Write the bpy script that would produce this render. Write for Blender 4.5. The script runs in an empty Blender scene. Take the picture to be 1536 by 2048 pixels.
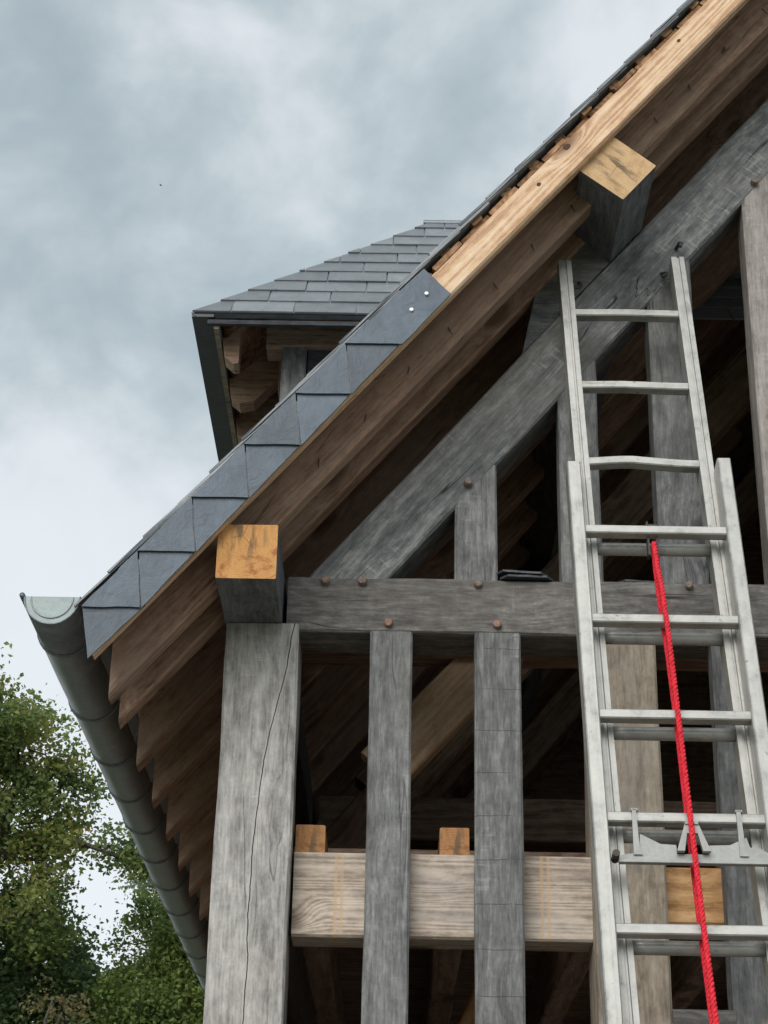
import bpy, bmesh, math, random
from mathutils import Matrix, Vector, noise

random.seed(7)
SC = bpy.context.scene
COL = SC.collection
R = math.radians

# ------------------------------------------------------------------ camera
cam = bpy.data.cameras.new('camera')
camo = bpy.data.objects.new('camera', cam); COL.objects.link(camo)
cr = Vector((0.9998221, 0.00162746, 0.01879138))
cu = Vector((-0.01630908, -0.4258816, 0.9046319))
cf = Vector((-0.00947515, 0.90477744, 0.42577929))
camo.matrix_world = Matrix(((cr.x, cu.x, -cf.x, 0), (cr.y, cu.y, -cf.y, -4.7), (cr.z, cu.z, -cf.z, 1.6), (0, 0, 0, 1)))
cam.sensor_fit = 'VERTICAL'; cam.sensor_height = 24.0; cam.lens = 3663 / 2048 * 24.0
cam.clip_start = 0.05; cam.clip_end = 3000
SC.camera = camo

# ------------------------------------------------------------------ sky, sun, exposure
SUN_DIR = Vector((0.30, 0.70, -0.55)).normalized()
world = bpy.data.worlds.new('World'); SC.world = world; world.use_nodes = True
wn = world.node_tree; wn.nodes.clear()
def wnode(t, **kw):
    n = wn.nodes.new(t)
    for k, v in kw.items(): setattr(n, k, v)
    return n
out = wnode('ShaderNodeOutputWorld'); bg = wnode('ShaderNodeBackground')
sky = wnode('ShaderNodeTexSky', sky_type='NISHITA'); sky.sun_disc = False
sky.sun_elevation = math.asin(-SUN_DIR.z); sky.sun_rotation = math.atan2(-SUN_DIR.x, -SUN_DIR.y)
tc = wnode('ShaderNodeTexCoord')
def wnoise(scale, loc, stretch, detail, rough, dist=0.0):
    mp = wnode('ShaderNodeMapping'); mp.inputs['Location'].default_value = loc; mp.inputs['Scale'].default_value = stretch
    mp.inputs['Rotation'].default_value = (0.35, -0.55, 0.2)
    wn.links.new(tc.outputs['Generated'], mp.inputs['Vector'])
    n = wnode('ShaderNodeTexNoise'); n.inputs['Scale'].default_value = scale; n.inputs['Detail'].default_value = detail
    n.inputs['Roughness'].default_value = rough; n.inputs['Distortion'].default_value = dist
    wn.links.new(mp.outputs[0], n.inputs['Vector']); return n
n1 = wnoise(4.2, (4.096, 18.82, 13.81), (1, 1, 1.15), 4, 0.45, 0.1)
n2 = wnoise(8.5, (19.33, 17.87, 5.976), (1.0, 1.0, 1.2), 6, 0.55, 0.2)
def wmath(op, a, b):
    m = wnode('ShaderNodeMath', operation=op)
    for i, v in enumerate((a, b)):
        if isinstance(v, (int, float)): m.inputs[i].default_value = v
        else: wn.links.new(v, m.inputs[i])
    return m.outputs[0]
sep = wnode('ShaderNodeSeparateXYZ'); wn.links.new(tc.outputs['Generated'], sep.inputs[0])
hz = wmath('MULTIPLY', wmath('MAXIMUM', wmath('SUBTRACT', 0.50, sep.outputs['Z']), 0.0), 1.3)      # an overcast sky pales towards the horizon
fac = wmath('ADD', wmath('ADD', wmath('MULTIPLY', n1.outputs[0], 0.62), wmath('MULTIPLY', n2.outputs[0], 0.40)), hz)
ramp = wnode('ShaderNodeValToRGB'); cr_ = ramp.color_ramp; cr_.interpolation = 'B_SPLINE'
cr_.elements[0].position = 0.34; cr_.elements[0].color = (0.182, 0.226, 0.246, 1)
cr_.elements[1].position = 0.60; cr_.elements[1].color = (0.46, 0.483, 0.50, 1)
e = cr_.elements.new(0.475); e.color = (0.218, 0.264, 0.286, 1)
wn.links.new(fac, ramp.inputs[0])
mix = wnode('ShaderNodeMixRGB'); mix.inputs[0].default_value = 0.93
bri = wnode('ShaderNodeMixRGB', blend_type='MULTIPLY'); bri.inputs[0].default_value = 1.0; bri.inputs[2].default_value = (10, 10, 10, 1)
wn.links.new(ramp.outputs[0], bri.inputs[1])
wn.links.new(sky.outputs[0], mix.inputs[1]); wn.links.new(bri.outputs[0], mix.inputs[2])
wn.links.new(mix.outputs[0], bg.inputs['Color']); bg.inputs['Strength'].default_value = 0.1
wn.links.new(bg.outputs[0], out.inputs['Surface'])

sun = bpy.data.lights.new('sun', 'SUN'); sun.energy = 1.5; sun.angle = R(50); sun.color = (1.0, 0.965, 0.92)
suno = bpy.data.objects.new('sun', sun); COL.objects.link(suno)
suno.rotation_euler = SUN_DIR.to_track_quat('-Z', 'Y').to_euler(); suno.location = (-4, -9, 11)

vs = SC.view_settings
vs.view_transform = 'Standard'; vs.look = 'None'; vs.gamma = 1.0; vs.use_curve_mapping = False; vs.exposure = 0.9
SC.cycles.adaptive_threshold = 0.02; SC.cycles.max_bounces = 6; SC.cycles.diffuse_bounces = 3; SC.cycles.glossy_bounces = 2; SC.cycles.transmission_bounces = 2; SC.cycles.transparent_max_bounces = 4

# ------------------------------------------------------------------ material helpers
class NT:
    def __init__(s, name):
        s.m = bpy.data.materials.new(name); s.m.use_nodes = True; s.t = s.m.node_tree
        s.b = s.t.nodes['Principled BSDF']
    def n(s, t, **kw):
        n = s.t.nodes.new(t)
        for k, v in kw.items(): setattr(n, k, v)
        return n
    def l(s, a, b): s.t.links.new(a, b)
    def put(s, sock, v):
        if isinstance(v, bpy.types.NodeSocket): s.l(v, sock)
        else: sock.default_value = v
    def math(s, op, a, b=0.0, c=None, clamp=False):
        m = s.n('ShaderNodeMath', operation=op); m.use_clamp = clamp
        s.put(m.inputs[0], a); s.put(m.inputs[1], b)
        if c is not None: s.put(m.inputs[2], c)
        return m.outputs[0]
    def coords(s, rnd=True):
        t = s.n('ShaderNodeTexCoord'); o = s.obj = t.outputs['Object']
        s.oi = s.n('ShaderNodeObjectInfo')
        if not rnd: return o
        v = s.n('ShaderNodeVectorMath', operation='MULTIPLY_ADD')
        v.inputs[0].default_value = (37.0, 11.0, 23.0)
        s.l(s.oi.outputs['Random'], v.inputs[1]); s.l(o, v.inputs[2])
        return v.outputs[0]
    def noise(s, vec, scale3, scale=1.0, detail=4, rough=0.55, dist=0.0):
        mp = s.n('ShaderNodeMapping'); mp.inputs['Scale'].default_value = scale3; s.l(vec, mp.inputs['Vector'])
        n = s.n('ShaderNodeTexNoise'); n.inputs['Scale'].default_value = scale; n.inputs['Detail'].default_value = detail
        n.inputs['Roughness'].default_value = rough; n.inputs['Distortion'].default_value = dist
        s.l(mp.outputs[0], n.inputs['Vector']); return n.outputs[0]
    def step(s, v, a, b):
        r = s.n('ShaderNodeMapRange', interpolation_type='SMOOTHSTEP'); s.put(r.inputs[0], v)
        r.inputs[1].default_value = a; r.inputs[2].default_value = b; r.inputs[3].default_value = 0; r.inputs[4].default_value = 1
        return r.outputs[0]
    def ramp(s, v, stops):
        r = s.n('ShaderNodeValToRGB'); s.l(v, r.inputs[0]); e = r.color_ramp.elements
        e[0].position, e[0].color = stops[0][0], (*stops[0][1], 1); e[1].position, e[1].color = stops[-1][0], (*stops[-1][1], 1)
        for p, c in stops[1:-1]:
            k = e.new(p); k.color = (*c, 1)
        return r.outputs[0]
    def mix(s, f, a, b, mode='MIX'):
        m = s.n('ShaderNodeMixRGB', blend_type=mode); s.put(m.inputs[0], f)
        for i, v in ((1, a), (2, b)):
            if isinstance(v, tuple): m.inputs[i].default_value = (*v, 1)
            else: s.l(v, m.inputs[i])
        return m.outputs[0]
    def bump(s, h, strength, dist):
        b = s.n('ShaderNodeBump'); b.inputs['Strength'].default_value = strength; b.inputs['Distance'].default_value = dist
        s.l(h, b.inputs['Height']); s.l(b.outputs[0], s.b.inputs['Normal'])

def wood(name, dark, mid, light, ring=0.0, ring_n=9.0, saw=0.0, crack=0.6, knot=0.5, blotch=0.36, tint=None, tint_amt=0.5,
         rough=0.8, var=0.22, kerf=0.0, spec=0.25, split=None, stripes=(), ring_x=0.38):
    """timber whose grain runs along the object's own X"""
    N = NT(name); v = N.coords()
    # knots push the grain aside
    mp = N.n('ShaderNodeMapping'); mp.inputs['Scale'].default_value = (3.0, 5.6, 5.6); N.l(v, mp.inputs['Vector'])
    vo = N.n('ShaderNodeTexVoronoi'); vo.inputs['Scale'].default_value = 1.0; N.l(mp.outputs[0], vo.inputs['Vector'])
    kd = vo.outputs['Distance']
    swirl = N.math('MULTIPLY', N.step(kd, 0.45, 0.02), 0.045 * knot)
    ad = N.n('ShaderNodeVectorMath', operation='ADD'); N.l(v, ad.inputs[0])
    cx = N.n('ShaderNodeCombineXYZ'); N.l(swirl, cx.inputs[1]); N.l(swirl, cx.inputs[2]); N.l(cx.outputs[0], ad.inputs[1])
    w = ad.outputs[0]
    g = N.noise(w, (4.5, 40, 40), detail=6, rough=0.7)
    fib = N.noise(w, (14, 135, 135), detail=3, rough=0.7)
    b = N.noise(v, (1.7, 7.5, 7.5), detail=5, rough=0.66)
    mot = N.noise(v, (20, 32, 32), detail=4, rough=0.75)
    f = N.math('MULTIPLY', g, 0.6)
    f = N.math('MULTIPLY_ADD', b, blotch * 0.95, f)
    f = N.math('MULTIPLY_ADD', mot, 0.5, f)
    f = N.math('ADD', f, 0.5 * (1 - (0.6 + blotch * 0.95 + 0.5)))
    if saw:      # patches of short scratches left across the grain by the saw
        s_ = N.noise(v, (95, 13, 13), detail=2, rough=0.5)
        f = N.math('MULTIPLY_ADD', N.math('SUBTRACT', N.step(s_, 0.56, 0.72), 0.08), N.math('MULTIPLY', N.step(b, 0.50, 0.62), saw * 0.2), f)
    f = N.math('MULTIPLY_ADD', N.math('SUBTRACT', fib, 0.5), 0.42, N.math('MULTIPLY_ADD', f, 0.96, 0.02))
    if ring:
        rn = N.noise(w, (ring_x, 10, 10), detail=1.2, rough=0.35)
        rs = N.math('SINE', N.math('MULTIPLY', rn, ring_n * 6.283))
        f = N.math('MULTIPLY_ADD', rs, ring, f)
    col = N.ramp(f, [(0.33, dark), (0.5, mid), (0.68, light)])
    if tint:
        tb = N.noise(v, (1.1, 3.0, 3.0), detail=3, rough=0.65)
        col = N.mix(N.math('MULTIPLY', N.step(tb, 0.45, 0.68), tint_amt), col, tint)
    ck = N.noise(w, (0.75, 13, 13), detail=2.5, rough=0.5)
    line = N.step(N.math('ABSOLUTE', N.math('SUBTRACT', ck, 0.5)), 0.0075, 0.002)
    cm = N.math('MULTIPLY', line, N.step(N.noise(v, (1.4, 5, 5), detail=2), 0.48, 0.6))
    cm = N.math('MULTIPLY', cm, crack)
    col = N.mix(cm, col, tuple(c * 0.18 for c in dark))
    if split:      # one long drying split that wanders up the front face
        so = N.n('ShaderNodeSeparateXYZ'); N.l(N.obj, so.inputs[0])
        path = N.math('MULTIPLY', N.math('SMOOTH_MAX', N.math('SUBTRACT', so.outputs[0], split[0]), 0.0, 0.35), split[1])
        wb = N.noise(N.obj, (3.4, 0, 0), detail=5, rough=0.6); path = N.math('MULTIPLY_ADD', N.math('SUBTRACT', wb, 0.5), 0.035, path)
        dd = N.math('ABSOLUTE', N.math('SUBTRACT', so.outputs[2], path))
        col = N.mix(N.math('MULTIPLY', N.step(dd, 0.0085, 0.003), 0.35), col, light)
        col = N.mix(N.step(dd, 0.0018, 0.0009), col, (0.014, 0.014, 0.014))
    for x0 in stripes:      # pale scribed lines across the rail
        so = N.n('ShaderNodeSeparateXYZ'); N.l(N.obj, so.inputs[0])
        dd = N.math('ABSOLUTE', N.math('SUBTRACT', so.outputs[0], x0))
        col = N.mix(N.math('MULTIPLY', N.step(dd, 0.0055, 0.003), 0.55), col, (0.50, 0.33, 0.19))
    if kerf:
        sx = N.n('ShaderNodeSeparateXYZ'); N.l(v, sx.inputs[0])
        fr = N.math('FRACT', N.math('MULTIPLY_ADD', sx.outputs[0], 1 / 0.117, N.math('MULTIPLY', b, 0.14)))
        kf = N.math('MULTIPLY', N.step(N.math('ABSOLUTE', N.math('SUBTRACT', fr, 0.5)), 0.012, 0.004), N.math('MULTIPLY', N.step(b, 0.36, 0.48), kerf))
        col = N.mix(kf, col, tuple(c * 0.35 for c in dark))
    kn = N.math('MULTIPLY', N.step(kd, 0.25, 0.09), knot, clamp=True)
    col = N.mix(kn, col, (dark[0] * 0.42, dark[1] * 0.36, dark[2] * 0.32))
    hsv = N.n('ShaderNodeHueSaturation'); N.l(col, hsv.inputs['Color'])
    N.l(N.math('MULTIPLY_ADD', N.oi.outputs['Random'], var, 1 - var / 2), hsv.inputs['Value'])
    N.l(hsv.outputs[0], N.b.inputs['Base Color'])
    N.b.inputs['Roughness'].default_value = rough; N.b.inputs['Specular IOR Level'].default_value = spec
    h = N.math('MULTIPLY_ADD', g, 0.5, N.math('MULTIPLY', fib, 0.35))
    N.bump(h, 0.55, 0.0035)
    return N.m

def endgrain(name, dark, light, red, heart=(0.02, 0.03), redamt=0.5, spokes=0.42):
    """sawn end: rings round a heart, radial checks, stains; the face lies in local Y, Z"""
    N = NT(name); v = N.coords(False)
    sx = N.n('ShaderNodeSeparateXYZ'); N.l(v, sx.inputs[0])
    y = N.math('SUBTRACT', sx.outputs[1], N.math('MULTIPLY_ADD', N.oi.outputs['Random'], 0.05, heart[0] - 0.025)); z = N.math('SUBTRACT', sx.outputs[2], heart[1])
    wob = N.noise(v, (1, 14, 14), detail=3)
    rad = N.math('SQRT', N.math('ADD', N.math('MULTIPLY', y, y), N.math('MULTIPLY', z, z)))
    rr = N.math('MULTIPLY_ADD', wob, 0.02, rad)
    rings = N.math('MULTIPLY_ADD', N.math('SINE', N.math('MULTIPLY', rr, 900.0)), 0.5, 0.5)
    big = N.noise(v, (1, 18, 18), detail=5, rough=0.65, dist=0.6)
    fine = N.noise(v, (1, 160, 160), detail=3)
    f = N.math('ADD', N.math('MULTIPLY', rings, 0.09), N.math('ADD', N.math('MULTIPLY', big, 0.72), N.math('MULTIPLY', fine, 0.3)))
    col = N.ramp(f, [(0.3, dark), (0.62, light)])
    rb = N.noise(v, (1, 11, 16), detail=5, rough=0.7, dist=0.8)
    col = N.mix(N.math('MULTIPLY', N.step(rb, 0.50, 0.66), redamt), col, red)
    st = N.noise(v, (1, 38, 6), detail=3)
    near = N.step(rad, 0.11, 0.01)
    col = N.mix(N.math('MULTIPLY', N.math('MULTIPLY', N.step(st, 0.5, 0.62), near), 0.75), col, (0.09, 0.075, 0.055))
    ang = N.math('ARCTAN2', z, y)
    spoke = N.math('ABSOLUTE', N.math('SINE', N.math('MULTIPLY_ADD', wob, 0.5, N.math('MULTIPLY', ang, 1.5))))
    ckm = N.math('MULTIPLY', N.math('MULTIPLY', N.step(N.math('MULTIPLY', spoke, rad), 0.0022, 0.0008), N.step(N.math('MULTIPLY_ADD', big, 0.09, rad), 0.105, 0.07)), spokes)
    col = N.mix(ckm, col, (0.035, 0.022, 0.014))
    N.l(col, N.b.inputs['Base Color']); N.b.inputs['Roughness'].default_value = 0.85
    N.b.inputs['Specular IOR Level'].default_value = 0.2
    N.bump(N.math('SUBTRACT', f, ckm), 0.5, 0.002)
    return N.m

def slate_mat(name, a, b, rough=0.48, bmp=0.5):
    N = NT(name); v = N.coords()
    big = N.noise(v, (1, 1, 1), 9, 5, 0.65, 0.5); fine = N.noise(v, (1, 1, 1), 60, 5, 0.7, 1.2)
    streak = N.noise(v, (30, 30, 9), 1, 4, 0.6, 0.8)
    f = N.math('ADD', N.math('MULTIPLY', big, 0.5), N.math('ADD', N.math('MULTIPLY', fine, 0.25), N.math('MULTIPLY', streak, 0.25)))
    col = N.ramp(f, [(0.35, a), (0.65, b)])
    hsv = N.n('ShaderNodeHueSaturation'); N.l(col, hsv.inputs['Color'])
    N.l(N.math('MULTIPLY_ADD', N.oi.outputs['Random'], 0.42, 0.79), hsv.inputs['Value'])
    N.l(hsv.outputs[0], N.b.inputs['Base Color'])
    N.l(N.math('MULTIPLY_ADD', fine, 0.3, rough - 0.15), N.b.inputs['Roughness'])
    rip = N.noise(v, (1, 1, 1), 17, 5, 0.6, 1.8)
    N.bump(N.math('ADD', N.math('MULTIPLY', rip, 0.8), N.math('MULTIPLY', fine, 0.2)), bmp, 0.006)
    return N.m

def metal_mat(name, a, b, metallic, rough, scale=(1, 1, 1), dirt=None, bumpd=0.0008):
    N = NT(name); v = N.coords()
    big = N.noise(v, scale, 14, 5, 0.65, 0.3); fine = N.noise(v, scale, 90, 4, 0.7)
    f = N.math('ADD', N.math('MULTIPLY', big, 0.65), N.math('MULTIPLY', fine, 0.35))
    col = N.ramp(f, [(0.36, a), (0.62, b)])
    if dirt:
        d = N.noise(v, (1, 1, 1), 21, 6, 0.75, 1.0)
        col = N.mix(N.math('MULTIPLY', N.step(d, 0.60, 0.72), 0.8), col, dirt)
    N.l(col, N.b.inputs['Base Color']); N.b.inputs['Metallic'].default_value = metallic
    N.l(N.math('MULTIPLY_ADD', big, 0.3, rough - 0.15), N.b.inputs['Roughness'])
    N.bump(f, 0.35, bumpd)
    return N.m

def plain_mat(name, col, rough=0.6, metallic=0.0, noise_amt=0.3, scale=40):
    N = NT(name); v = N.coords(); f = N.noise(v, (1, 1, 1), scale, 4, 0.6)
    c = N.ramp(f, [(0.3, tuple(x * (1 - noise_amt) for x in col)), (0.7, tuple(min(1, x * (1 + noise_amt)) for x in col))])
    N.l(c, N.b.inputs['Base Color']); N.b.inputs['Roughness'].default_value = rough; N.b.inputs['Metallic'].default_value = metallic
    N.bump(f, 0.3, 0.001)
    return N.m

def leaf_mat(name, stops):
    N = NT(name)
    g = N.n('ShaderNodeNewGeometry'); t = N.n('ShaderNodeTexCoord')
    cl = N.noise(t.outputs['Object'], (1, 1, 1), 0.9, 3, 0.6)
    f = N.math('ADD', N.math('MULTIPLY', g.outputs['Random Per Island'], 0.45), N.math('MULTIPLY', N.step(cl, 0.3, 0.72), 0.55))
    col = N.ramp(f, stops)
    N.l(col, N.b.inputs['Base Color']); N.b.inputs['Roughness'].default_value = 0.55; N.b.inputs['Specular IOR Level'].default_value = 0.3
    tr = N.n('ShaderNodeBsdfTranslucent'); N.l(col, tr.inputs['Color'])
    mx = N.n('ShaderNodeMixShader'); mx.inputs[0].default_value = 0.5
    o = N.t.nodes['Material Output']
    N.l(N.b.outputs[0], mx.inputs[1]); N.l(tr.outputs[0], mx.inputs[2]); N.l(mx.outputs[0], o.inputs['Surface'])
    return N.m

M = {}
M['post'] = wood('weathered_pale_oak', (0.17, 0.163, 0.155), (0.33, 0.32, 0.305), (0.50, 0.485, 0.46), saw=0.55, crack=0.5, knot=0.35, split=(2.93, 0.165), tint=(0.30, 0.285, 0.23), tint_amt=0.25, var=0.05)
M['grey'] = wood('weathered_grey_oak', (0.072, 0.074, 0.075), (0.148, 0.151, 0.151), (0.27, 0.272, 0.268), saw=0.3, crack=0.6, knot=0.75, tint=(0.17, 0.16, 0.14), tint_amt=0.3)
M['kerf'] = wood('sawn_grey_oak', (0.082, 0.085, 0.086), (0.16, 0.163, 0.162), (0.285, 0.288, 0.282), saw=0.7, crack=0.3, knot=0.3, kerf=0.75)
M['princ'] = wood('bluish_grey_oak', (0.066, 0.070, 0.073), (0.142, 0.148, 0.151), (0.29, 0.29, 0.28), saw=0.8, crack=0.85, knot=0.4, tint=(0.20, 0.185, 0.155), tint_amt=0.35)
M['tie'] = wood('brownish_grey_oak', (0.066, 0.062, 0.058), (0.135, 0.128, 0.12), (0.25, 0.24, 0.225), saw=0.4, crack=1.0, knot=0.6, tint=(0.10, 0.09, 0.08), tint_amt=0.4)
M['tan'] = wood('tan_weathered_oak', (0.16, 0.13, 0.10), (0.29, 0.245, 0.19), (0.42, 0.365, 0.295), saw=0.5, crack=0.8, knot=0.4, tint=(0.2, 0.19, 0.18), tint_amt=0.5)
M['pinkgrey'] = wood('pinkish_grey_oak', (0.155, 0.138, 0.125), (0.265, 0.243, 0.225), (0.38, 0.355, 0.335), saw=0.4, crack=0.5, knot=0.3, blotch=0.4)
M['tanpine'] = wood('tan_brace_pine', (0.36, 0.245, 0.155), (0.52, 0.375, 0.25), (0.62, 0.47, 0.34), ring=0.05, ring_n=14, crack=0.7, knot=0.9)
M['rail'] = wood('pale_greyed_pine', (0.235, 0.19, 0.15), (0.42, 0.35, 0.285), (0.57, 0.49, 0.41), ring=0.085, ring_n=20, ring_x=0.16, crack=0.3, knot=0.9, tint=(0.24, 0.235, 0.235), tint_amt=0.7, blotch=0.5, stripes=(0.112, 0.128, 0.652, 0.670))
M['pine'] = wood('fresh_pine', (0.45, 0.27, 0.155), (0.65, 0.445, 0.285), (0.75, 0.57, 0.40), ring=0.09, ring_n=17, ring_x=0.13, crack=0.0, knot=0.9, blotch=0.25, rough=0.6, var=0.05)
M['rafter'] = wood('brown_rafter_pine', (0.19, 0.112, 0.075), (0.305, 0.195, 0.138), (0.41, 0.285, 0.212), ring=0.045, ring_n=13, crack=0.5, knot=0.7, tint=(0.255, 0.19, 0.15), tint_amt=0.6)
M['lath'] = wood('brown_sheathing_pine', (0.16, 0.085, 0.045), (0.30, 0.165, 0.088), (0.42, 0.25, 0.14), ring=0.09, crack=0.2, knot=0.6, var=0.5)
M['orange'] = wood('orange_new_larch', (0.30, 0.155, 0.065), (0.48, 0.275, 0.125), (0.62, 0.385, 0.2), ring=0.1, crack=0.5, knot=0.7)
M['shadewood'] = wood('brown_interior_oak', (0.13, 0.085, 0.062), (0.24, 0.168, 0.125), (0.35, 0.255, 0.195), ring=0.06, crack=0.5, knot=0.5)
M['purlin'] = wood('dark_grey_plate_oak', (0.065, 0.07, 0.078), (0.125, 0.132, 0.142), (0.2, 0.208, 0.215), saw=0.3, crack=0.4, knot=0.3, var=0.05)
M['end_plate'] = endgrain('plate_end_grain', (0.38, 0.17, 0.055), (0.57, 0.305, 0.115), (0.27, 0.08, 0.028), heart=(0.03, 0.045), redamt=0.75)
M['end_purlin'] = endgrain('purlin_end_grain', (0.40, 0.245, 0.122), (0.58, 0.395, 0.222), (0.32, 0.175, 0.08), heart=(0.0, 0.005), redamt=0.4)
M['end_orange'] = endgrain('joist_end_grain', (0.23, 0.105, 0.045), (0.42, 0.215, 0.095), (0.13, 0.06, 0.03), heart=(0.0, -0.02), redamt=0.7, spokes=0.25)
M['end_dull'] = endgrain('rafter_end_grain', (0.14, 0.09, 0.055), (0.28, 0.18, 0.11), (0.15, 0.08, 0.045), redamt=0.4)
M['slate'] = slate_mat('roof_slate', (0.115, 0.128, 0.141), (0.19, 0.207, 0.222), 0.38, 0.4)
M['vslate'] = slate_mat('verge_slate', (0.042, 0.061, 0.083), (0.094, 0.126, 0.163), 0.5, 0.5)
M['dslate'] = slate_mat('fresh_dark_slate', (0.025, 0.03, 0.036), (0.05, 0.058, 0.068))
M['zinc'] = metal_mat('weathered_zinc', (0.095, 0.112, 0.126), (0.18, 0.205, 0.222), 0.55, 0.36, bumpd=0.0015)
M['zinc_cap'] = metal_mat('dull_zinc_end_cap', (0.20, 0.245, 0.245), (0.33, 0.385, 0.38), 0.25, 0.55)
def alu_mat():
    N = NT('worn_aluminium'); v = N.coords()
    st = N.noise(v, (0.9, 75, 75), detail=3, rough=0.6); big = N.noise(v, (14, 20, 20), detail=5, rough=0.7)
    f = N.math('ADD', N.math('MULTIPLY', st, 0.22), N.math('ADD', N.math('MULTIPLY', big, 0.6), 0.16))
    col = N.ramp(f, [(0.42, (0.18, 0.18, 0.172)), (0.55, (0.36, 0.36, 0.338)), (0.70, (0.47, 0.468, 0.44))])
    d = N.noise(v, (24, 30, 30), detail=5, rough=0.78)
    col = N.mix(N.math('MULTIPLY', N.step(d, 0.61, 0.70), 0.7), col, (0.10, 0.095, 0.08))
    d2 = N.noise(v, (1.4, 30, 30), detail=3, rough=0.6)
    col = N.mix(N.math('MULTIPLY', N.step(d2, 0.66, 0.74), 0.45), col, (0.20, 0.12, 0.07))
    N.l(col, N.b.inputs['Base Color']); N.b.inputs['Metallic'].default_value = 0.5
    N.l(N.math('MULTIPLY_ADD', big, 0.4, 0.25), N.b.inputs['Roughness'])
    N.bump(f, 0.4, 0.0012)
    return N.m
M['alu'] = alu_mat()
M['cast'] = metal_mat('grey_cast_aluminium', (0.24, 0.245, 0.235), (0.36, 0.365, 0.35), 0.3, 0.55)
M['black'] = plain_mat('black_plastic', (0.018, 0.018, 0.02), 0.5)
M['iron'] = plain_mat('rusty_iron', (0.06, 0.05, 0.045), 0.7, 0.4)
M['steel'] = plain_mat('bright_nail_steel', (0.85, 0.86, 0.88), 0.35, 0.3, 0.05)
M['rope'] = plain_mat('red_rope_fibre', (0.64, 0.018, 0.034), 0.85, 0.0, 0.5, 160)
M['peg'] = plain_mat('oak_peg_end', (0.20, 0.155, 0.125), 0.85, 0.0, 0.45, 120)
M['pegred'] = plain_mat('reddish_oak_peg_end', (0.27, 0.165, 0.125), 0.85, 0.0, 0.45, 120)
M['knot'] = plain_mat('dark_pine_knot', (0.075, 0.032, 0.015), 0.8, 0.0, 0.5, 300)
M['darkboard'] = wood('dark_cheek_boards', (0.03, 0.033, 0.038), (0.055, 0.06, 0.068), (0.09, 0.096, 0.105), crack=0.3, knot=0.2)
M['bark'] = plain_mat('tree_bark', (0.07, 0.06, 0.048), 0.9, 0.0, 0.5, 12)
M['earth'] = plain_mat('pale_bounce_gravel', (0.21, 0.19, 0.16), 0.95, 0.0, 0.3, 3)  # unseen yard gravel, made pale to bounce light onto undersides and interior
M['grass'] = plain_mat('mown_grass', (0.065, 0.095, 0.035), 0.9, 0.0, 0.4, 2)

# ------------------------------------------------------------------ object helpers
WM = {}
def link(name, data, parent=None, mw=None):
    o = bpy.data.objects.new(name, data); COL.objects.link(o)
    mw = mw if mw is not None else Matrix.Identity(4)
    if parent is not None:
        o.parent = parent; o.matrix_parent_inverse = WM[parent.name].inverted()
    o.matrix_basis = mw; WM[o.name] = mw.copy()
    return o
def empty(name, loc=(0, 0, 0), parent=None):
    o = link(name, None, parent, Matrix.Translation(loc)); o.empty_display_size = 0.2
    return o
def tag(o, label=None, cat=None, group=None, kind=None):
    if label: o['label'] = label
    if cat: o['category'] = cat
    if group: o['group'] = group
    if kind: o['kind'] = kind
    return o
def mesh(name, verts, faces, mats, fmat=None, smooth=False):
    me = bpy.data.meshes.new(name); me.from_pydata(verts, [], faces)
    for m in mats: me.materials.append(m)
    if fmat: me.polygons.foreach_set('material_index', fmat)
    if smooth: me.polygons.foreach_set('use_smooth', [True] * len(faces))
    me.update(); return me
def frame(origin, x, z):
    x = Vector(x).normalized(); z = Vector(z); z = (z - x * z.dot(x)).normalized(); y = z.cross(x)
    return Matrix(((x.x, y.x, z.x, origin[0]), (x.y, y.y, z.y, origin[1]), (x.z, y.z, z.z, origin[2]), (0, 0, 0, 1)))

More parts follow.
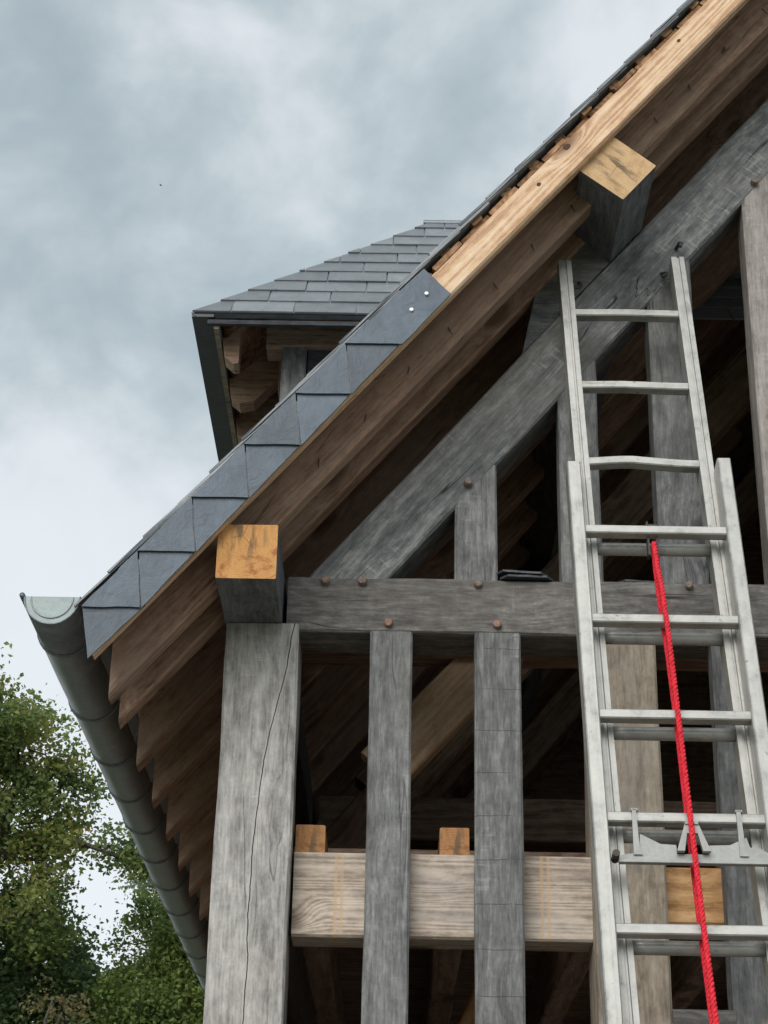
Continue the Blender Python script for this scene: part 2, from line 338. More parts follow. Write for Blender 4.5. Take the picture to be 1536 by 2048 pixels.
def beam(name, parent, p0, p1, w, h, up, mat, end=None, jit=0.0025, cut0=0.0, cut1=0.0, cham=0.006, seg=0.12, share=None):
    """sawn timber from p0 to p1 (centre line), w across, h along 'up'; edges wander a little; cut = shear of an end along local z"""
    p0 = Vector(p0); p1 = Vector(p1); L = (p1 - p0).length
    mw = frame(p0, p1 - p0, up)
    n = max(2, min(60, int(L / seg) + 1)); sd = random.uniform(0, 500)
    hw, hh = w / 2, h / 2
    ring = [(-hw + cham, -hh), (hw - cham, -hh), (hw, -hh + cham), (hw, hh - cham), (hw - cham, hh), (-hw + cham, hh), (-hw, hh - cham), (-hw, -hh + cham)]
    cor = [0, 1, 1, 2, 2, 3, 3, 0]
    V = []; Fs = []; Fm = []
    for i in range(n + 1):
        t = i / n
        for k, (y, z) in enumerate(ring):
            c = cor[k]
            dy = jit * (noise.noise((t * L * 2.3 + sd, c * 9.1, 0.3)) + 0.6 * noise.noise((t * L * 9 + sd, c * 9.1 + k, 4.3)))
            dz = jit * (noise.noise((t * L * 2.1 + sd, c * 7.7, 9.3)) + 0.6 * noise.noise((t * L * 8 + sd, c * 5.1 + k, 7.3)))
            x = t * L
            x += (1 - t) * cut0 * z + t * cut1 * z if n <= 2 else (cut0 * z if i == 0 else (cut1 * z if i == n else 0))
            V.append((x, y + dy, z + dz))
    if n > 2 and (cut0 or cut1):      # keep the segments next to a slanting end from folding over
        m0, m1 = abs(cut0) * hh + 0.01, abs(cut1) * hh + 0.01
        for i in range(1, n):
            t = m0 + (L - m0 - m1) * (i - 1) / max(1, n - 2) if n > 2 else 0
            for k in range(8):
                a = V[i * 8 + k]; V[i * 8 + k] = (t, a[1], a[2])
    for i in range(n):
        for k in range(8):
            a = i * 8 + k; b = i * 8 + (k + 1) % 8
            Fs.append((a, b, b + 8, a + 8)); Fm.append(0)
    Fs.append(tuple(range(7, -1, -1))); Fm.append(1); Fs.append(tuple(n * 8 + k for k in range(8))); Fm.append(1)
    me = mesh(name, V, Fs, [mat, end or mat], Fm)
    return link(name, me, parent, mw)

def prism(name, parent, poly, origin, xdir, zdir, depth, mat, back=0.0, tilt=None, share=None):
    """polygon in local (x, z), extruded along local +y by depth; tilt(x, z) gives an extra y offset"""
    mw = frame(origin, xdir, zdir); n = len(poly)
    tl = tilt or (lambda x, z: 0.0)
    V = [(x, tl(x, z), z) for x, z in poly] + [(x, tl(x, z) + depth, z) for x, z in poly]
    F = [tuple(range(n)), tuple(range(2 * n - 1, n - 1, -1))] + [(i, i + n, (i + 1) % n + n, (i + 1) % n) for i in range(n)]
    me = mesh(name, V, F, [mat])
    bm = bmesh.new(); bm.from_mesh(me); bmesh.ops.recalc_face_normals(bm, faces=bm.faces); bm.to_mesh(me); bm.free()
    return link(name, me, parent, mw)

def boxmesh(V, F, x0, x1, y0, y1, z0, z1):
    b = len(V)
    V += [(x0, y0, z0), (x1, y0, z0), (x1, y1, z0), (x0, y1, z0), (x0, y0, z1), (x1, y0, z1), (x1, y1, z1), (x0, y1, z1)]
    F += [(b, b + 3, b + 2, b + 1), (b + 4, b + 5, b + 6, b + 7), (b, b + 1, b + 5, b + 4), (b + 1, b + 2, b + 6, b + 5), (b + 2, b + 3, b + 7, b + 6), (b + 3, b, b + 4, b + 7)]
def box(name, parent, x0, x1, y0, y1, z0, z1, mat, bevel=0.0, mw=None):
    V, F = [], []; c = Vector(((x0 + x1) / 2, (y0 + y1) / 2, (z0 + z1) / 2))
    boxmesh(V, F, x0 - c.x, x1 - c.x, y0 - c.y, y1 - c.y, z0 - c.z, z1 - c.z)
    me = mesh(name, V, F, [mat])
    if bevel:
        bm = bmesh.new(); bm.from_mesh(me); bmesh.ops.bevel(bm, geom=bm.edges, offset=bevel, segments=1, affect='EDGES'); bm.to_mesh(me); bm.free()
    m = Matrix.Translation(c)
    return link(name, me, parent, (mw @ m) if mw is not None else m)

def tube(V, F, pts, rads, sides=8, cap=True):
    base = len(V); n = len(pts); prev = None
    for i, p in enumerate(pts):
        p = Vector(p); d = (Vector(pts[min(i + 1, n - 1)]) - Vector(pts[max(i - 1, 0)])).normalized()
        a = prev if prev is not None else (Vector((0, 0, 1)) if abs(d.z) < 0.9 else Vector((1, 0, 0)))
        a = (a - d * a.dot(d)).normalized(); b = d.cross(a); prev = a
        for k in range(sides):
            t = 2 * math.pi * k / sides
            q = p + (a * math.cos(t) + b * math.sin(t)) * rads[i]; V.append(tuple(q))
    for i in range(n - 1):
        for k in range(sides):
            a0 = base + i * sides + k; b0 = base + i * sides + (k + 1) % sides
            F.append((a0, b0, b0 + sides, a0 + sides))
    if cap:
        F.append(tuple(base + k for k in range(sides - 1, -1, -1))); F.append(tuple(base + (n - 1) * sides + k for k in range(sides)))

PEG = {}
def peg(parent, x, z, y=0.0, r=0.0115, out=0.016, mat='peg'):
    key = mat
    if key not in PEG:
        V, F = [], []
        tube(V, F, [(0, 0.03, 0), (0, -out * 0.8, 0), (0, -out, 0)], [r, r * 0.97, r * 0.78], 9)
        PEG[key] = mesh('peg', V, F, [M[mat]])
    mw = Matrix.Translation((x, y, z)) @ Matrix.Rotation(random.uniform(-0.25, 0.25), 4, 'X') @ Matrix.Rotation(random.uniform(-0.25, 0.25), 4, 'Z') @ Matrix.Scale(random.uniform(0.9, 1.15), 4)
    return link('peg', PEG[key], parent, mw)

# ------------------------------------------------------------------ ground
V = [(-900, -900, 0), (900, -900, 0), (900, 900, 0), (-900, 900, 0)]
g = link('ground', mesh('ground', V, [(0, 1, 2, 3)], [M['grass']])); tag(g, kind='structure')
V = []; n = 40
for i in range(n):
    a = 2 * math.pi * i / n; r = 9 + 1.3 * math.sin(3 * a + 1) + 0.6 * math.sin(7 * a)
    V.append((2.6 + r * math.cos(a), 2.0 + r * math.sin(a), 0.004))
yd = link('yard', mesh('yard', V, [tuple(range(n))], [M['earth']])); tag(yd, kind='structure')

# ------------------------------------------------------------------ the timber house
house = empty('timber_house', (2.6, 3.5, 0))
tag(house, 'half built oak framed house with slate roof, dormer and open gable', 'house')
YB = 7.2                       # back of the building
XR = 2.6                       # ridge line
CS, SN = 0.64018, 0.76822      # roof pitch, tan = 1.2
def mx(x): return 2 * XR - x   # mirror to the right-hand slope
def RP(S, y, p):               # a point on the left slope: S up the slope from x = 0, p out of the roof
    return Vector((S * CS - p * SN, y, 4.376 + S * SN + p * CS))
UPN = Vector((-SN, 0, CS)); SL = Vector((CS, 0, SN))
S_RIDGE = XR / CS

def roofS(x, p): return (x + p * SN) / CS

# posts and studs of the gable
def post(name, x0, x1, y0, y1, z0, z1, mat, jit=0.0025, cut1=0.0):
    return beam(name, house, ((x0 + x1) / 2, (y0 + y1) / 2, z0), ((x0 + x1) / 2, (y0 + y1) / 2, z1), y1 - y0, x1 - x0, (1, 0, 0), mat, jit=jit, cut1=cut1)
p = post('corner_post', -0.476, -0.276, -0.012, 0.19, 0.0, 3.462, M['post'], 0.005)
p['label'] = 'pale weathered corner post with a long crack'
post('corner_post', mx(-0.276), mx(-0.476), -0.012, 0.19, 0.0, 3.462, M['post'], 0.005)
post('stud', -0.079, 0.037, 0.0, 0.062, 0.0, 3.45, M['grey'], 0.003)
post('stud', 0.207, 0.333, 0.0, 0.062, 0.0, 3.45, M['kerf'], 0.002)
p = post('door_post', 0.516, 0.703, 0.0, 0.19, 0.0, 3.45, M['tan'], 0.003)
post('stud', 0.855, 0.968, 0.0, 0.075, 0.0, 3.45, M['grey'])
for x in (1.45, 1.85, 2.55, 3.3, 3.75, 4.5, 4.88, 5.17):
    post('stud', x - 0.058, x + 0.058, 0.0, 0.075, 0.0, 3.45, M['grey'])
tie = beam('tie_beam', house, (-0.312, 0.085, 3.527), (mx(-0.312), 0.085, 3.527), 0.17, 0.163, (0, 0, 1), M['tie'], jit=0.004)
tie['label'] = 'brownish grey tie beam with wooden pegs'
for x, z, m in ((-0.21, 3.594, 'peg'), (-0.105, 3.595, 'peg'), (0.215, 3.589, 'peg'), (0.804, 3.596, 'peg'), (-0.029, 3.473, 'pegred'), (0.269, 3.473, 'pegred'), (1.45, 3.47, 'peg'), (1.85, 3.47, 'peg')):
    peg(tie, x, z, 0.0, mat=m)

# principal rafters: upper edge z = 3.917 + 1.2 x, lower edge z = 3.645 + 1.2 x
def princ(sign):
    x0, x1 = -0.155, XR - 0.02
    zc = lambda x: 3.781 + 1.2 * x
    a = Vector((x0, 0.08, zc(x0))); b = Vector((x1, 0.08, zc(x1)))
    if sign < 0: a.x, b.x = mx(a.x), mx(b.x)
    up = (-SN, 0, CS) if sign > 0 else (SN, 0, CS)
    return beam('principal_rafter', house, a, b, 0.155, 0.174, up, M['princ'], jit=0.004, cut0=-0.833)
pr = princ(1); princ(-1)
peg(pr, 0.188, 3.906, 0.0); peg(pr, 1.075, 4.957, 0.0); peg(pr, 0.50, 4.30, 0.0)
def ustud(x0, x1, mat, jit=0.0025):
    xm = (x0 + x1) / 2; xx = xm if xm < XR else mx(xm); s = 1 if xm < XR else -1
    return post('gable_stud', x0, x1, 0.004, 0.10, 3.60, 3.70 + 1.2 * xx, mat, jit, cut1=1.2 * s)
ustud(0.152, 0.272, M['grey']); ustud(0.452, 0.567, M['grey']); ustud(0.728, 0.862, M['grey'])
u = ustud(1.034, 1.205, M['pinkgrey'])
for x in (1.45, 1.85, 2.2): ustud(x - 0.06, x + 0.06, M['grey']); ustud(mx(x) - 0.06, mx(x) + 0.06, M['grey'])
for x in (0.212, 0.51, 0.795, 1.12): ustud(mx(x) - 0.06, mx(x) + 0.06, M['grey'])
post('king_post', XR - 0.09, XR + 0.09, 0.01, 0.15, 3.6, 6.9, M['grey'])
# cleat that carries the purlin
prism('purlin_cleat', house, [(0.351, 4.345), (0.405, 4.615), (0.455, 4.705), (0.53, 4.745), (0.62, 4.668)], (0, 0.012, 0), (1, 0, 0), (0, 0, 1), 0.13, M['princ'])
prism('purlin_cleat', house, [(mx(x), z) for x, z in [(0.351, 4.345), (0.405, 4.615), (0.455, 4.705), (0.53, 4.745), (0.62, 4.668)]], (0, 0.012, 0), (1, 0, 0), (0, 0, 1), 0.13, M['princ'])

# wall plates and purlins (their sawn ends stick out of the gable)
o = beam('wall_plate', house, (-0.4025, -0.319, 3.541), (-0.4025, YB, 3.541), 0.157, 0.154, (0, 0, 1), M['purlin'], M['end_plate'], jit=0.0015, cham=0.0025, seg=0.2)
o['label'] = 'wall plate with an orange sawn end'
beam('wall_plate', house, (mx(-0.4025), -0.319, 3.541), (mx(-0.4025), YB, 3.541), 0.157, 0.154, (0, 0, 1), M['purlin'], M['end_plate'], jit=0.0015, cham=0.0025, seg=0.2)
pc = Vector((0.6115, 0, 4.7765))
o = beam('purlin', house, (pc.x, -0.319, pc.z), (pc.x, YB, pc.z), 0.158, 0.158, UPN, M['purlin'], M['end_purlin'], jit=0.0015, cham=0.0025, seg=0.2)
o['label'] = 'slanting purlin with a tan sawn end'
beam('purlin', house, (mx(pc.x), -0.319, pc.z), (mx(pc.x), YB, pc.z), 0.158, 0.158, (SN, 0, CS), M['purlin'], M['end_purlin'], jit=0.0015, cham=0.0025, seg=0.2)
pr2 = RP(roofS(1.95, -0.22), 0, -0.22)
beam('purlin', house, (pr2.x, -0.319, pr2.z), (pr2.x, YB, pr2.z), 0.158, 0.158, UPN, M['purlin'], M['end_purlin'], jit=0.0015, cham=0.0025, seg=0.2)
beam('ridge_beam', house, (XR, -0.319, 7.19), (XR, YB, 7.19), 0.12, 0.18, (0, 0, 1), M['purlin'], M['end_purlin'], jit=0.0015, cham=0.0025, seg=0.3)

# rafters, left slope then right slope
RA_Y = [(-0.20, 0.065)] + [(k * 0.388 - 0.006, 0.072) for k in range(0, 19)]
for i, (y0, wd) in enumerate(RA_Y):
    pm = -0.1215; hh = 0.143
    a = RP(roofS(-0.752 - 0.0 , pm), y0 + wd / 2, pm); b = RP(S_RIDGE - 0.03, y0 + wd / 2, pm)
    ra = beam('rafter', house, a, b, wd, hh, UPN, M['rafter'], M['end_dull'], jit=0.003, cut0=1.2, seg=0.16)
    if i == 0: RA0 = ra
    a2 = Vector((mx(a.x), a.y, a.z)); b2 = Vector((mx(b.x), b.y, b.z))
    beam('rafter', house, a2, b2, wd, hh, (SN, 0, CS), M['rafter'], M['end_dull'], jit=0.003, cut0=1.2, seg=0.6)

V, F = [], []; tube(V, F, [(0, 0, 0.012), (0.001, -0.004, -0.004), (0.003, -0.006, -0.017)], [0.0015, 0.0015, 0.001], 6); nlm = mesh('nail', V, F, [M['iron']])
for i in range(14):
    S = -0.55 + i * 0.19 + random.uniform(-0.02, 0.02)
    link('nail', nlm, RA0, Matrix.Translation(RP(S, -0.203, -0.152 + random.uniform(-0.006, 0.004))) @ Matrix.Rotation(random.uniform(-0.4, 0.4), 4, 'Y'))
# verge board under the slates
vb = beam('verge_board', house, RP(-1.345, -0.325, -0.0925), RP(S_RIDGE, -0.325, -0.0925), 0.04, 0.085, UPN, M['pine'], jit=0.0012, cut0=0.7)
vb['label'] = 'fresh pale pine verge board'
def board_knot(x, z, r):
    V, F = [], []; tube(V, F, [(0, 0.004, 0), (0, -0.0006, 0)], [r, r * 0.9], 11)
    V = [(a * (1.25 + 0.1 * math.sin(i * 2.1)), b, c * (0.95 + 0.1 * math.cos(i * 1.7))) for i, (a, b, c) in enumerate(V)]
    link('knot', mesh('knot', V, F, [M['knot']]), vb, Matrix.Translation((x, -0.3455, z)) @ Matrix.Rotation(-0.876, 4, 'Y'))
board_knot(0.462, 4.829, 0.0115); board_knot(0.379, 4.696, 0.0065); board_knot(0.806, 5.222, 0.006)
vb2a, vb2b = RP(-1.235, -0.325, -0.0925), RP(S_RIDGE, -0.325, -0.0925)
beam('verge_board', house, (mx(vb2a.x), vb2a.y, vb2a.z), (mx(vb2b.x), vb2b.y, vb2b.z), 0.04, 0.085, (SN, 0, CS), M['pine'], jit=0.0012)

# ---- roof of the left slope: sheathing boards, battens, slates
roof = empty('roof', RP(0, 3.5, 0), house)
S = -1.262
while S < S_RIDGE - 0.03:
    w = random.choice((0.098, 0.108, 0.118)); y0 = -0.336 + random.uniform(-0.009, 0.010)
    beam('sheathing_board', roof, RP(S + w / 2, y0, -0.0425), RP(S + w / 2, YB, -0.0425), w, 0.0146, UPN, M['lath'], M['lath'], jit=0.0012, cham=0.002, seg=2.5)
    S += w + random.uniform(0.004, 0.010)
GAUGE = 0.128
S = -1.24; k = 0
while S < S_RIDGE - 0.05:
    y0 = -0.334 + random.uniform(-0.014, 0.010)
    beam('batten', roof, RP(S, y0, -0.0285), RP(S, YB, -0.0285), 0.038, 0.0132, UPN, M['lath'], M['lath'], jit=0.001, cham=0.002, seg=2.5)
    S += GAUGE * random.uniform(0.94, 1.06)
SLW, SLL, SLT = 0.22, 0.37, 0.0062
def slate_mesh(name, w, l, mat, seed):
    """a thin riven slate: local x up the slope, y across, z out of the roof; ragged edges"""
    rnd = random.Random(seed); V = []; F = []; nx, ny = 4, 3
    for lay in (0, 1):
        for i in range(nx + 1):
            for j in range(ny + 1):
                e = 0.0022 if (i in (0, nx) or j in (0, ny)) else 0
                V.append((l * i / nx + rnd.uniform(-e, e), w * (j / ny - 0.5) + rnd.uniform(-e, e), lay * SLT + rnd.uniform(-0.0007, 0.0007)))
    m = (nx + 1) * (ny + 1); q = lambda i, j, a: a * m + i * (ny + 1) + j
    for i in range(nx):
        for j in range(ny):
            F.append((q(i, j, 1), q(i + 1, j, 1), q(i + 1, j + 1, 1), q(i, j + 1, 1))); F.append((q(i, j, 0), q(i, j + 1, 0), q(i + 1, j + 1, 0), q(i + 1, j, 0)))
    for i in range(nx):
        F.append((q(i, 0, 0), q(i + 1, 0, 0), q(i + 1, 0, 1), q(i, 0, 1))); F.append((q(i, ny, 0), q(i, ny, 1), q(i + 1, ny, 1), q(i + 1, ny, 0)))
    for j in range(ny):
        F.append((q(0, j, 0), q(0, j, 1), q(0, j + 1, 1), q(0, j + 1, 0))); F.append((q(nx, j, 0), q(nx, j + 1, 0), q(nx, j + 1, 1), q(nx, j, 1)))
    return mesh(name, V, F, [mat])
SLM = [slate_mesh('slate', SLW - 0.004, SLL, M['slate'], s) for s in range(6)]
SLH = [slate_mesh('slate', SLW / 2 - 0.004, SLL, M['slate'], 20 + s) for s in range(4)]
tilt = math.atan2(0.0135, SLL)
FV, FF = [], []
courses = int((S_RIDGE + 1.31) / GAUGE)
for c in range(courses):
    S = -1.312 + c * GAUGE
    y = -0.3575 + random.uniform(-0.003, 0.003); half = c % 2; col = 0
    while y < YB + 0.1:
        w = SLW / 2 if (col == 0 and half) else SLW
        me = random.choice(SLH if w < SLW else SLM)
        lift = random.uniform(0, 0.002)
        ln = SLL if S + SLL < S_RIDGE else S_RIDGE - S
        xd = SL * math.cos(tilt) - UPN * math.sin(tilt)
        mw = frame(RP(S + random.uniform(-0.004, 0.004), y + w / 2, -0.0110 + lift), xd, UPN)
        if col < 2 and ln == SLL:
            link('slate', me, roof, mw)
        else:
            b0 = len(FV)
            pts = [mw @ Vector(q) for q in ((0, -w / 2 + .002, 0), (ln, -w / 2 + .002, 0), (ln, w / 2 - .002, 0), (0, w / 2 - .002, 0), (0, -w / 2 + .002, SLT), (ln, -w / 2 + .002, SLT), (ln, w / 2 - .002, SLT), (0, w / 2 - .002, SLT))]
            FV += [tuple(q) for q in pts]
            FF += [(b0, b0 + 3, b0 + 2, b0 + 1), (b0 + 4, b0 + 5, b0 + 6, b0 + 7), (b0, b0 + 1, b0 + 5, b0 + 4), (b0 + 1, b0 + 2, b0 + 6, b0 + 5), (b0 + 2, b0 + 3, b0 + 7, b0 + 6), (b0 + 3, b0, b0 + 4, b0 + 7)]
        y += w; col += 1
sf = link('slate_covering', mesh('slate_covering', FV, FF, [M['slate']]), roof); sf['kind'] = 'stuff'
# right slope: one deck of courses behind the ridge, out of sight from the yard
FV, FF = [], []
for c in range(courses):
    S = -1.312 + c * GAUGE; ln = min(GAUGE + 0.02, S_RIDGE - S)
    q = [RP(S, -0.36, -0.004), RP(S + ln, -0.36, -0.016), RP(S + ln, YB, -0.016), RP(S, YB, -0.004)]
    b0 = len(FV)
    for dz in (0, -0.05):
        FV += [(mx(p_.x), p_.y, p_.z + dz) for p_ in q]
    FF += [(b0 + 3, b0 + 2, b0 + 1, b0), (b0 + 4, b0 + 5, b0 + 6, b0 + 7), (b0, b0 + 1, b0 + 5, b0 + 4), (b0 + 1, b0 + 2, b0 + 6, b0 + 5), (b0 + 2, b0 + 3, b0 + 7, b0 + 6), (b0 + 3, b0, b0 + 4, b0 + 7)]
sf = link('slate_covering', mesh('slate_covering', FV, FF, [M['slate']]), roof); sf['kind'] = 'stuff'

# ---- slates hung on the face of the verge
verge = empty('verge_cladding', RP(-0.6, -0.35, -0.09), house)
verge['label'] = 'blue grey slates hung on the gable edge in steps'
def vslate(poly, y, lean):
    """ragged triangular or four-sided slate, bottom edge standing proud of the slate below"""
    zb = min(z for _, z in poly); zt = max(z for _, z in poly); rnd = random.Random(len(bpy.data.objects)); P = []
    n = len(poly)
    for i in range(n):
        (xa, za), (xb, zb_) = poly[i], poly[(i + 1) % n]; m = 5
        for k in range(m):
            t = k / m; e = 0 if k == 0 else 0.0014
            P.append((xa + (xb - xa) * t + rnd.uniform(-e, e), za + (zb_ - za) * t + rnd.uniform(-e, e)))
    return prism('verge_slate', verge, P, (0, y, 0), (1, 0, 0), (0, 0, 1), 0.0052, M['vslate'], tilt=lambda x, z: -lean * (zt - z) / max(1e-4, zt - zb))
YV = -0.3535
bl = [(-0.8145 + k * 0.1305, 3.362 + k * 0.158) for k in range(6)]
vslate([(-0.8135, 3.366), (-0.787, 3.222), (-0.652, 3.372)], YV, 0.002)
for k in range(5):
    (x, z), (xt, zt) = bl[k], bl[k + 1]
    vslate([(x, z), (x + 0.1500, z), (xt + 0.001, zt + 0.004)], YV - 0.0022, 0.0055)
    vslate([(xt + 0.0045, zt + 0.004), (x + 0.1540, z + 0.001), (xt + 0.1500, zt + 0.004)], YV, 0.004)
for k in range(5):
    (x, z), (xt, zt) = bl[k], bl[k + 1]
    o = prism('under_slate', verge, [(x + 0.03, z + 0.006), (x + 0.1515, z + 0.006), (xt + 0.08, zt - 0.02), (xt - 0.03, zt - 0.02)], (0, -0.3505, 0), (1, 0, 0), (0, 0, 1), 0.005, M['slate'])
x, z = bl[5]
vslate([(x, z), (x + 0.157, z), (0.128, 4.317), (0.052, 4.3985)], YV - 0.0022, 0.005)
V, F = [], []; tube(V, F, [(0, 0.01, 0), (0, -0.003, 0), (0, -0.0042, 0)], [0.0058, 0.0058, 0.0035], 10); nm = mesh('nail', V, F, [M['steel']])
for x, z in ((0.06, 4.314), (0.019, 4.261)): link('nail', nm, verge, Matrix.Translation((x, YV - 0.006, z)))

# ---- gutter
GX, GZ, GR = -0.8935, 3.392, 0.0735
def gz(y): return GZ - 0.004 * (y + 0.35)
V, F = [], []; nseg = 16; ys = [-0.352 + i * 0.25 for i in range(31)]
for lay, r in ((0, GR), (1, GR - 0.003)):
    for y in ys:
        for k in range(nseg + 1):
            a = math.pi + math.pi * k / nseg
            d = 0.0018 * noise.noise((y * 2.2, k * 0.4, lay))
            V.append((GX + (r + d) * math.cos(a), y, gz(y) + (r + d) * math.sin(a) * 1.06))
m = len(ys) * (nseg + 1)
for i in range(len(ys) - 1):
    for k in range(nseg):
        a = i * (nseg + 1) + k; b = a + nseg + 1
        F.append((a, a + 1, b + 1, b)); F.append((a + m, b + m, b + 1 + m, a + 1 + m))
for k in range(nseg):
    F.append((k, k + m, k + 1 + m, k + 1))
gutter = link('gutter', mesh('gutter', V, F, [M['zinc']], smooth=True), house)
gutter['label'] = 'half round zinc gutter along the eaves'
# rolled front edge
V, F = [], []; tube(V, F, [(GX - GR - 0.004, y, gz(y) + 0.002) for y in ys], [0.0075] * len(ys), 8)
link('gutter_bead', mesh('gutter_bead', V, F, [M['zinc']], smooth=True), gutter)
# end cap, set a little inside the lip
V = [(GX + (GR - 0.002) * math.cos(math.pi + math.pi * k / 20), 0, (GR - 0.002) * 1.06 * math.sin(math.pi + math.pi * k / 20)) for k in range(21)]
V = [(x, -0.348, z + gz(-0.35)) for x, _, z in V]; n = len(V); V += [(x, -0.344, z) for x, _, z in V]
F = [tuple(range(n)), tuple(range(2 * n - 1, n - 1, -1))] + [(i, (i + 1) % n, (i + 1) % n + n, i + n) for i in range(n)]
capo = link('end_cap', mesh('end_cap', V, F, [M['zinc_cap']]), gutter)
V, F = [], []; tube(V, F, [(GX + (GR - 0.019) * math.cos(math.pi + math.pi * k / 20), -0.349, gz(-0.35) + (GR - 0.019) * 1.06 * math.sin(math.pi + math.pi * k / 20) - 0.001) for k in range(21)], [0.0022] * 21, 6)
link('cap_rib', mesh('cap_rib', V, F, [M['zinc_cap']], smooth=True), gutter)
V, F = [], []
for r_, yy in ((GR + 0.0046, 0.0), (GR + 0.0046, 0.012), (GR + 0.0005, 0.0165)):
    for k in range(nseg + 1):
        a = math.pi * 0.98 + math.pi * 1.04 * k / nseg
        V.append((r_ * math.cos(a), yy, r_ * math.sin(a) * 1.06))
for r_ in (GR - 0.001,):
    for k in range(nseg + 1):
        a = math.pi * 0.98 + math.pi * 1.04 * k / nseg; V.append((r_ * math.cos(a), -0.0005, r_ * math.sin(a) * 1.06))
w_ = nseg + 1
for k in range(nseg):
    F += [(k, k + 1, w_ + k + 1, w_ + k), (w_ + k, w_ + k + 1, 2 * w_ + k + 1, 2 * w_ + k), (3 * w_ + k, 3 * w_ + k + 1, k + 1, k)]
jm = mesh('gutter_joint', V, F, [M['zinc']], smooth=True)
for y in (-0.13, 0.40, 0.83, 1.23, 1.62, 2.02, 2.44, 2.87, 3.30, 3.72, 4.15, 4.6, 5.0, 5.4):
    link('gutter_joint', jm, gutter, Matrix.Translation((GX, y, gz(y))))

# ---- infill of the gable: rail, joists, floor, brace
rl = beam('wall_rail', house, (-0.268, 0.128, 2.734), (0.515, 0.128, 2.734), 0.13, 0.223, (0, 0, 1), M['rail'], jit=0.0015)
rl['label'] = 'pale pine rail behind the studs'
o = beam('wall_rail', house, (0.703, 0.105, 2.745), (0.856, 0.105, 2.745), 0.10, 0.15, (0, 0, 1), M['orange'], jit=0.001)
o['label'] = 'orange rail between post and stud'
beam('wall_rail', house, (0.9, 0.13, 2.734), (5.47, 0.13, 2.734), 0.1, 0.2, (0, 0, 1), M['rail'], jit=0.002)
lr = beam('door_head', house, (0.703, 0.04, 2.36), (2.5, 0.04, 2.36), 0.075, 0.17, (0, 0, 1), M['tie'], jit=0.002)
peg(lr, 0.93, 2.405, 0.003, r=0.012)
for i in range(15):
    x = -0.228 + i * 0.384
    if i != 2: beam('joist', house, (x, 0.085, 2.886), (x, 0.30, 2.886), 0.079, 0.076, (0, 0, 1), M['orange'], M['end_orange'], jit=0.0015, cham=0.003)
    beam('joist', house, (x, 0.197, 2.79), (x, YB - 0.1, 2.79), 0.077, 0.185, (0, 0, 1), M['shadewood'], M['end_dull'], jit=0.002, seg=0.5)
for i in range(30):
    y = 0.42 + i * 0.225
    box('floor_board', house, -0.29, 5.48, y, y + 0.217, 2.927, 2.95, M['shadewood'])
bt = beam('cross_beam', house, (-0.30, 0.50, 3.63), (5.5, 0.50, 3.63), 0.14, 0.145, (0, 0, 1), M['shadewood'], jit=0.003)
o = beam('brace', house, (-0.05, 0.52, 3.205), (0.34, 0.52, 3.635), 0.07, 0.155, (-0.74, 0, 0.67), M['tanpine'], jit=0.002)
o['label'] = 'tan diagonal brace inside the frame'
beam('brace', house, (-0.28, 1.30, 3.05), (0.5, 1.30, 4.0), 0.07, 0.16, (-0.77, 0, 0.64), M['shadewood'], jit=0.002)
beam('brace', house, (0.02, 1.25, 1.95), (0.32, 1.25, 2.72), 0.06, 0.13, (-0.9, 0, 0.4), M['orange'], jit=0.002)
for y in (2.3, 4.7):
    beam('cross_beam', house, (-0.30, y, 3.55), (5.5, y, 3.55), 0.16, 0.17, (0, 0, 1), M['shadewood'], jit=0.003)
    for sg in (1, -1):
        a = Vector((-0.10, y, 3.661)); b = Vector((2.58, y, 6.877))
        if sg < 0: a.x, b.x = mx(a.x), mx(b.x)
        beam('principal_rafter', house, a, b, 0.15, 0.17, (-SN * sg, 0, CS), M['shadewood'], jit=0.003)
# closed sides of the building, boarded
for i in range(24):
    z = i * 0.144
    box('wall_board', house, -0.43, -0.405, 0.2, YB, z + 0.002, z + 0.142, M['shadewood'])
    box('wall_board', house, mx(-0.405), mx(-0.43), 0.2, YB, z + 0.002, z + 0.142, M['shadewood'])
poly = [(-0.43, 0.0), (mx(-0.43), 0.0), (mx(-0.43), 3.77), (XR, 7.40), (-0.43, 3.77)]
prism('back_wall', house, poly, (0, YB - 0.03, 0), (1, 0, 0), (0, 0, 1), 0.03, M['shadewood'])
# iron hooks near the head of the ladder
V, F = [], []; tube(V, F, [(0, 0.05, 0), (0, -0.035, 0.0), (0.004, -0.05, -0.008), (0.004, -0.05, -0.022)], [0.0055] * 4, 7)
hk = mesh('iron_hook', V, F, [M['iron']])
for x, y, z, rz in ((0.822, 0.0, 4.712, 0.3), (0.775, 0.0, 4.622, 1.1), (0.525, 0.012, 4.592, 1.4)):
    link('iron_hook', hk, pr, Matrix.Translation((x, y, z)) @ Matrix.Rotation(rz, 4, 'Y') @ Matrix.Rotation(rz * 0.5, 4, 'Z'))

